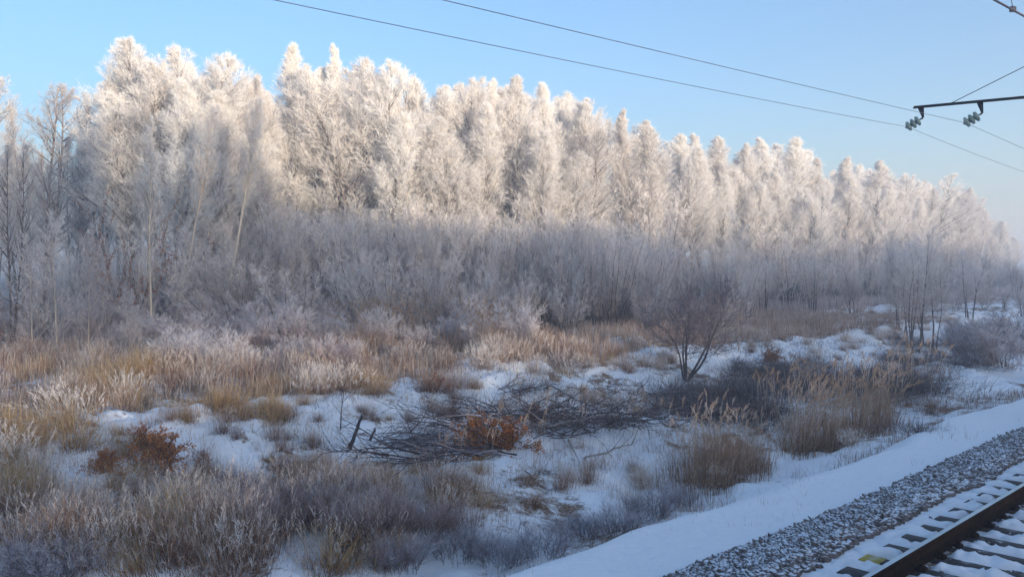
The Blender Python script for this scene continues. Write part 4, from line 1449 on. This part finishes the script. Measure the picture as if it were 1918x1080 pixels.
field([(1180, 1460, 870, 935), (1440, 1660, 790, 850)], 22, TR + TF, (0.35, 0.55), "short frosted tuft amid reeds", "short tufts among the reeds", "sedge_tuft")
put("grass_tuft", [("tuft", TR[0])], 1742, 776, 0.55, "small dark brown tuft below the snow mound, upper one", "grass tuft", "tufts by the snow mound", 1.2)
put("grass_tuft", [("tuft", TB[0])], 1722, 808, 0.5, "small dark tuft at the path's edge below the snow mound", "grass tuft", "tufts by the snow mound", 1.3)
sprig = [grass_tuft(110 + i, M_RUST, n=12, R=0.35, H=0.30, spread=0.2, droop=0.03, w=0.006, tone=(0.2, 0.6)) for i in range(2)]
for (p, q, lb) in [(1780, 822, "few dark stalks sticking out of the path snow, left bunch"), (1812, 820, "few dark stalks sticking out of the path snow, right bunch"), (1430, 945, "faint lone stalks on the smooth path snow"), (1735, 870, "faint stalks near the stone band")]:
    put("dry_stalks", [("stalks", sprig[p % 2])], p, q, 1.0 if p > 1760 else 0.7, lb, "stalks", "stalks in the path snow")

# leafless low bushes at the bank's foot next to the path
V_S = [bush(115 + i, H=0.95, stems=34, fan=0.45, k1=8, k2=4, k3=3, w=0.0050, tone=(0.5, 1.0), low=0.15, tgrad=0.25, l1=0.34, a1=0.6, sr=0.006,
            mat_stem=M_GREY, mat_twig=M_GREY, base_r=0.5, tstem=(0.2, 0.5)) for i in range(3)]
V_R = [bush(119 + i, H=1.0, stems=40, fan=0.30, k1=9, k2=5, k3=3, w=0.0050, tone=(0.3, 0.75), low=0.25, tgrad=0.3, l1=0.26, a1=0.5, sr=0.006,
            mat_stem=M_RUST, mat_twig=M_PINK, base_r=0.5, tstem=(0.2, 0.6)) for i in range(2)]
for (p, q, s, lb) in [
    (1215, 975, 0.85, "bluish grey twiggy bush hugging the path's edge, under the large reed clump"),
    (1270, 950, 0.7, "small bluish bush between the path and the large reed clump"),
    (1160, 1000, 0.8, "bluish grey twiggy bush on the path's edge, second from the reeds"),
    (1090, 1010, 0.8, "bluish grey twiggy bush on the path's edge, third from the reeds"),
    (1020, 1040, 0.85, "bluish grey twiggy bush on the path's edge near the bottom"),
    (940, 1062, 0.9, "bluish grey twiggy bush cut by the bottom edge, beside the path"),
    (860, 1050, 0.9, "bluish grey twiggy bush cut by the bottom edge, farther from the path"),
]:
    put("twiggy_bush", names(("stems", "twigs"), V_S[p % 3]), p, q, s * 0.66, lb, "bush", "bushes along the path's edge", 1.15)
for k in range(13):
    p, q = RND.choice([(RND.uniform(0, 820), RND.uniform(980, 1100)), (RND.uniform(250, 850), RND.uniform(960, 1060))])
    auto(put("twiggy_bush", names(("stems", "twigs"), (V_R + V_S[:1])[k % 3]), p, q, RND.uniform(0.45, 0.8), "x", "bush", "fine bushes on the near slope", 1.15), "fine reddish grey bush", "near", p, q, LOW_MARKS)

# shrubs that kept brown leaves
L1 = leafy(130, H=1.3, nleaf=6500, leaf=0.055, fan=0.95, stems=18, tone=(0.25, 0.95))
L2 = leafy(131, H=1.0, nleaf=4000, leaf=0.052, fan=0.95, tone=(0.05, 0.7))
L3 = leafy(132, H=3.2, thick=0.5, stems=4, nleaf=2200, leaf=0.05, fan=0.7, tone=(0.15, 0.7), wood=M_BARK)
LP = ("branches", "dead_leaves")
for (p, q, s, ms, lb, wd) in [
    (305, 885, 1.0, L1, "orange brown leafy oak shrub on the left snow bank, largest", 1.0),
    (262, 842, 0.7, L2, "dark brown leafy shrub against the upper left of the orange one", 1.0),
    (385, 880, 0.55, L2, "small dark leaved sprig right of the orange shrub", 1.0),
    (200, 890, 0.5, L1, "small pale brown leafy clump left of the orange shrub", 1.1),
    (905, 860, 0.95, L1, "brown leaved branches in the fallen heap", 1.0),
    (1000, 800, 0.8, L2, "dark leaved twigs behind the fallen grey trunk", 1.1),
    (850, 790, 0.5, L2, "small rust leaved sprig above the long fallen branches", 1.0),
    (955, 840, 0.8, L2, "dark brown leaved branches deeper in the fallen heap", 1.1),
    (880, 815, 0.6, L2, "dark leaved twigs at the top of the fallen heap", 1.0),
    (820, 735, 0.7, L2, "rust leaved shrub above the snow bank", 1.0),
    (1440, 680, 0.8, L2, "reddish leaved shrub on the far snow hummocks", 1.4),
]:
    put("oak_shrub", names(LP, ms), p, q, s, lb, "shrub", None, wd)
for (p, yt, d, s, lb) in [(238, 345, 52, 3.2, "young oak with orange brown leaves showing among the frosted trees"), (2, 430, 46, 3.2, "young oak with dark brown leaves at the left edge"),
                          (285, 410, 53, 3.2, "young oak with sparse dark leaves left of the slender birch"), (350, 400, 54, 3.2, "young oak with sparse dark leaves right of the slender birch")]:
    bh(p, yt, d, 3.5, L3, "young_oak", lb, "tree", "young oaks keeping brown leaves", 0.5, parts=("trunk", "crown"))

# ---- fallen branches across the ditch
def brush_pile(seed, n, L, r, m=M_DARK, spread=1.0, tone=(0.1, 0.7), up=0.25, sub=9, head=None):
    rng = np.random.default_rng(seed)
    mb = MB()
    b = np.stack([rng.normal(size=n) * spread, rng.normal(size=n) * spread * 0.5, rng.random(n) * (0.25 + 0.006 * n) + 0.02], 1)
    r = r * (1.0 if n < 40 else 0.72)
    up = up * (1.0 if n < 40 else 1.8)
    a = rng.normal(size=n) * 0.6 + (0 if head is None else head)
    d = np.stack([np.cos(a), np.sin(a), rng.random(n) * up], 1)
    P = polyl(b, d, L * rng.uniform(0.5, 1.1, n), 8, -0.03, 0.09, rng)
    mb.tubes(P, taper(np.full(n, r), np.full(n, r * 0.25), 8), rng.uniform(tone[0], tone[1] + 0.25, n), 5)
    b, d, t, pi = sprout(P, sub, 0.2, 1.0, 0.6, rng)
    P2 = polyl(b, d, L * 0.35 * rng.uniform(0.5, 1.1, len(b)), 5, 0.01, 0.12, rng)
    mb.tubes(P2, taper(np.full(len(b), r * 0.4), np.full(len(b), r * 0.15), 5), rng.uniform(tone[0], tone[1], len(b)), 4)
    b, d, t, pi = sprout(P2, 5, 0.2, 1.0, 0.6, rng)
    P3_ = polyl(b, d, L * 0.14 * rng.uniform(0.5, 1.2, len(b)), 3, 0.03, 0.1, rng)
    mb.ribbons(P3_, taper(np.full(len(b), r * 0.25), np.full(len(b), r * 0.12), 3), rng.uniform(tone[0], tone[1] + 0.2, len(b)), rng)
    return mb.mesh("fallen_branches", m)


def long_log(name, pa, pb, r, label, seed, m=M_BARK, tone=0.9, lift=(0.1, 0.3), kink=0.05):
    rng = np.random.default_rng(seed)
    a = np.array((*at_ground(*pa), 0.0))
    b = np.array((*at_ground(*pb), 0.0))
    a[2], b[2] = tz(a[0], a[1]) + lift[0], tz(b[0], b[1]) + lift[1]
    n = 9
    P = a[None] + (b - a)[None] * np.linspace(0, 1, n)[:, None] + rng.normal(size=(n, 3)) * kink
    mb = MB()
    mb.tubes((P - a)[None], np.linspace(r, r * 0.45, n)[None], np.full(1, tone), 8)
    bb, dd, t, pi = sprout((P - a)[None], 7, 0.3, 1.0, 0.7, rng)
    P2 = polyl(bb, dd, rng.uniform(0.3, 0.9, 7), 5, 0.03, 0.12, rng)
    mb.tubes(P2, taper(np.full(7, r * 0.3), np.full(7, r * 0.1), 5), np.full(7, tone * 0.8), 5)
    o = mobj(name, mb.mesh(name, m, True))
    o.location = tuple(a)
    return tagit(o, label, "branch", None)


for (p, q, n, L, sp, hd, lb) in [
    (745, 852, 26, 2.3, 0.4, 0.15, "tangle of long dark fallen branches at the ditch's left end"),
    (850, 868, 18, 1.9, 0.6, 2.9, "tangle of dark fallen branches below the brown leaves"),
    (960, 825, 70, 1.5, 1.1, 2.5, "dense dark heap of cut branches in the middle of the ditch"),
    (1040, 815, 60, 1.5, 1.2, 0.4, "dark heap of twigs at the right of the cut branches"),
    (1140, 805, 50, 1.4, 1.4, 0.2, "loose dark twigs lying along the ditch bottom"),
    (980, 752, 16, 1.6, 0.6, 0.5, "twiggy crown of a felled tree on the upper snow bank"),
    (1240, 745, 12, 1.5, 0.8, -0.2, "dark twigs at the lone forked tree's foot"),
    (1170, 742, 9, 1.4, 0.7, 2.6, "scattered dark twigs left of the lone forked tree"),
]:
    o = put("fallen_branches", [("branches", brush_pile(p, n, L, 0.022, spread=sp, head=hd))], p, q, 1.0, lb, "branches", "heaps of fallen branches", 1.0, rot=0.0)
long_log("fallen_log", (985, 775), (1085, 868), 0.045, "pale grey fallen trunk leaning down into the ditch, lower of two", 1)
long_log("fallen_log", (1030, 728), (1120, 790), 0.055, "grey fallen trunk on the upper bank, upper of two", 2, tone=0.8)
long_log("fallen_log", (1085, 868), (1190, 852), 0.03, "thin snowy branch lying level at the ditch's near edge", 3)
long_log("fallen_log", (985, 893), (1040, 897), 0.015, "short dark stick on the near snow bank", 4, m=M_DARK, tone=0.1, lift=(0.05, 0.03))
long_log("fallen_log", (1460, 612), (1430, 655), 0.05, "dark broken stick on the far snow hummocks", 5, m=M_DARK, tone=0.2, lift=(0.6, 0.0))

# broken stump post, stub beside it and the little forked sapling
def post(name, px, py, h, r, lean, label, cat, seed):
    rng = np.random.default_rng(seed)
    n = 8
    P = np.zeros((n, 3))
    P[:, 2] = np.linspace(-0.1, h, n)
    P[:, 0] = np.linspace(0, lean[0] * h, n) + rng.normal(size=n) * r * 0.25
    P[:, 1] = np.linspace(0, lean[1] * h, n)
    mb = MB()
    mb.tubes(P[None], (np.linspace(r * 1.2, r * 0.85, n) * (1 + rng.normal(size=n) * 0.08))[None], np.full(1, 0.15), 9)
    # splintered top
    for k in range(6):
        an = k * 1.05
        q0 = P[-1] + np.array([math.cos(an), math.sin(an), 0]) * r * 0.5
        mb.tubes(np.array([[q0 - [0, 0, 0.06], q0 + [0, 0, rng.uniform(0.03, 0.12)]]]), np.array([[r * 0.38, 0.004]]), np.full(1, 0.3), 4)
    x, y, z = on_ground(px, py)
    o = mobj(name, mb.mesh(name, M_DARK, False))
    o.location = (x, y, z)
    return tagit(o, label, cat)


post("broken_stump", 654, 842, 0.95, 0.055, (0.42, 0.0), "dark broken slanting stump with a splintered top on the snow bank", "stump", 3)
post("broken_stump", 690, 832, 0.30, 0.04, (0.7, 0.0), "short dark stub lying beside the slanting stump", "stump", 4)
sap = bush(140, H=2.1, stems=1, fan=0.02, k1=9, k2=4, k3=2, w=0.007, tone=(0.1, 0.4), low=0.42, tgrad=0.2, l1=0.4, a1=0.6, sr=0.032, base_r=0.01,
           mat_stem=M_DARK, mat_twig=M_DARK, tstem=(0.3, 0.5))
put("bare_sapling", names(("trunk", "twigs"), sap), 638, 806, 1.0, "little bare forked sapling beside the slanting stump", "tree", None, 1.0, rot=0.3)

# low ground cover, nobody could count it
rng = np.random.default_rng(9)
def cover(name, n, urange, vrange, H, w, m, label, tone, dens=None, seedn=51, droop=0.08, spread=0.4):
    uu = rng.uniform(*urange, n)
    vv = rng.uniform(*vrange, n)
    keep = (vnoise(uu, vv, 2.2, seedn) * 0.6 + vnoise(uu, vv, 0.8, seedn + 1) * 0.5 + rng.normal(size=n) * 0.12) > (dens or 0.0)
    x, y = uu * DU[0] + vv * DV[0], uu * DU[1] + vv * DV[1]
    keep &= (np.abs(x) < y * 0.66 + 2)
    uu, vv, x, y = uu[keep], vv[keep], x[keep], y[keep]
    k = len(uu)
    mb = MB()
    b = np.stack([x, y, terrain(uu, vv) - 0.02], 1)
    tilt = np.abs(rng.normal(size=k)) * spread
    a = rng.random(k) * 6.283
    d = np.stack([np.cos(a) * np.sin(tilt), np.sin(a) * np.sin(tilt), np.cos(tilt)], 1)
    P = polyl(b, d, H * rng.uniform(0.4, 1.1, k), 4, -droop, 0.08, rng)
    ww = w * np.clip(np.sqrt(x * x + y * y) / 22.0, 0.6, 2.5)
    mb.ribbons(P, ww[:, None] * np.array([1, 0.9, 0.7, 0.4])[None], np.clip(rng.uniform(tone[0], tone[1], (k, 1)) + np.linspace(-0.15, 0.2, 4)[None], 0, 1), rng)
    o = mobj(name, mb.mesh(name, m))
    tagit(o, label, None, None, "stuff")
    print(name, k)


cover("dry_grass", 60000, (-2, 46), (8.2, 24), 0.35, 0.007, M_RUST, "thin dry stems sticking out of the snow on the near slope and ditch", (0.3, 0.8), 0.12)
cover("rusty_weeds", 120000, (2, 75), (26.5, 50), 1.0, 0.008, M_RUST, "rust brown dead weeds standing among the frosted ones", (0.15, 0.75), -0.02, 65, 0.03, 0.22)
cover("frosted_weeds", 110000, (2, 75), (27, 48), 0.65, 0.008, M_REED, "frosted dry weeds covering the ground before the thicket", (0.3, 0.95), -0.05, 61)
cover("path_stalks", 5000, (4, 40), (6.0, 8.2), 0.10, 0.005, M_RUST, "few tiny stems and crumbs on the smooth path snow", (0.1, 0.6), 0.25, 99, 0.1, 0.8)
cover("twig_litter", 60000, (4, 60), (13, 36), 0.28, 0.007, M_DARK, "fine dark twigs and stems littering the snow of the banks", (0.0, 0.6), -0.02, 95, 0.02, 1.1)
cover("straw_grass", 50000, (-4, 40), (22, 42), 0.5, 0.008, M_STRAW, "pale straw grass lying between the hummocks", (0.4, 0.9), 0.18, 71, 0.14)
cover("undergrowth", 90000, (15, 180), (40, 62), 1.3, 0.012, M_PINK, "dusky undergrowth stems filling the wood's foot", (0.2, 0.8), -0.4, 81, 0.0, 0.25)

# ---- unseen wood across the railway, shaped to keep low sun off the near ground
rng = np.random.default_rng(91)
mb = MB()
nt = 0
for row, (v0, hh) in enumerate([(-112, 1.0), (-118, 0.97), (-124, 1.0)]):
    u = -120.0 + row * 1.3
    while u < 420:
        H = float(np.interp(u, [-120, -12, -3, 4, 70, 130, 420], [30.5, 30.5, 28, 23.0, 23.5, 23.5, 24])) * hh * rng.uniform(0.86, 1.04)
        bx, by = uv2xy(u, v0 + rng.uniform(-1.5, 1.5))
        P = np.zeros((1, 6, 3)); P[0, :, 0] = bx; P[0, :, 1] = by; P[0, :, 2] = np.linspace(-2.8, H - 3.2, 6)
        mb.tubes(P, np.linspace(0.2, 0.03, 6)[None], np.full(1, 0.2), 5)
        n = 520
        h = rng.random(n) ** 0.8
        zz_ = -2.4 + H * (0.10 + 0.88 * h)
        if -40 < u < 14:                              # leaves left out at one height to let a strip of sun through
            h = h[(zz_ < 10.5) | (zz_ > 13.0 + 0.8 * math.sin(u * 1.3))]
            n = len(h)
        z = -2.4 + H * (0.10 + 0.88 * h)
        rad = (2.1 * (1 - h) ** 0.9 + 0.15) * np.sqrt(rng.random(n))
        an = rng.random(n) * 6.283
        b = np.stack([bx + np.cos(an) * rad, by + np.sin(an) * rad, z], 1)
        d = np.stack([np.cos(an), np.sin(an), rng.uniform(-0.3, 0.4, n)], 1)
        PP = polyl(b, d, rng.uniform(0.5, 1.1, n), 3, -0.05, 0.1, rng)
        mb.ribbons(PP, np.array([0.25, 0.30, 0.04])[None] * np.ones((n, 1)), rng.uniform(0.2, 0.7, n), rng)
        u += rng.uniform(2.2, 3.2)
        nt += 1
o = mobj("unseen_shade_wood", mb.mesh("unseen_shade_wood", M_BARK))
tagit(o, "dense dark spruce wood on the train's other side, shading the near ground", None, None, "stuff")

# ---- frosty air
HAZE = 0.0024
if HAZE > 0:
    me = bpy.data.meshes.new("haze")
    x0, x1, y0, y1, z0, z1 = -905, 2005, -905, 1605, -6.0, 42.0
    vs_ = [(*uv2xy(x, y), z) for z in (z0, z1) for (x, y) in ((x0, y0), (x1, y0), (x1, y1), (x0, y1))]
    me.from_pydata(vs_, [], [(3, 2, 1, 0), (4, 5, 6, 7), (0, 1, 5, 4), (1, 2, 6, 5), (2, 3, 7, 6), (3, 0, 4, 7)])
    m, nt_, out = mat("frosty_air")
    pv = nt_.nodes.new("ShaderNodeVolumePrincipled")
    pv.inputs['Color'].default_value = (0.90, 0.93, 1.0, 1)
    pv.inputs['Density'].default_value = HAZE
    pv.inputs['Anisotropy'].default_value = 0.2
    nt_.links.new(pv.outputs[0], out.inputs['Volume'])
    me.materials.append(m)
    hz = mobj("haze", me)
    tagit(hz, "pale frosty air thickening toward the far trees", None, None, "stuff")

finish_labels()
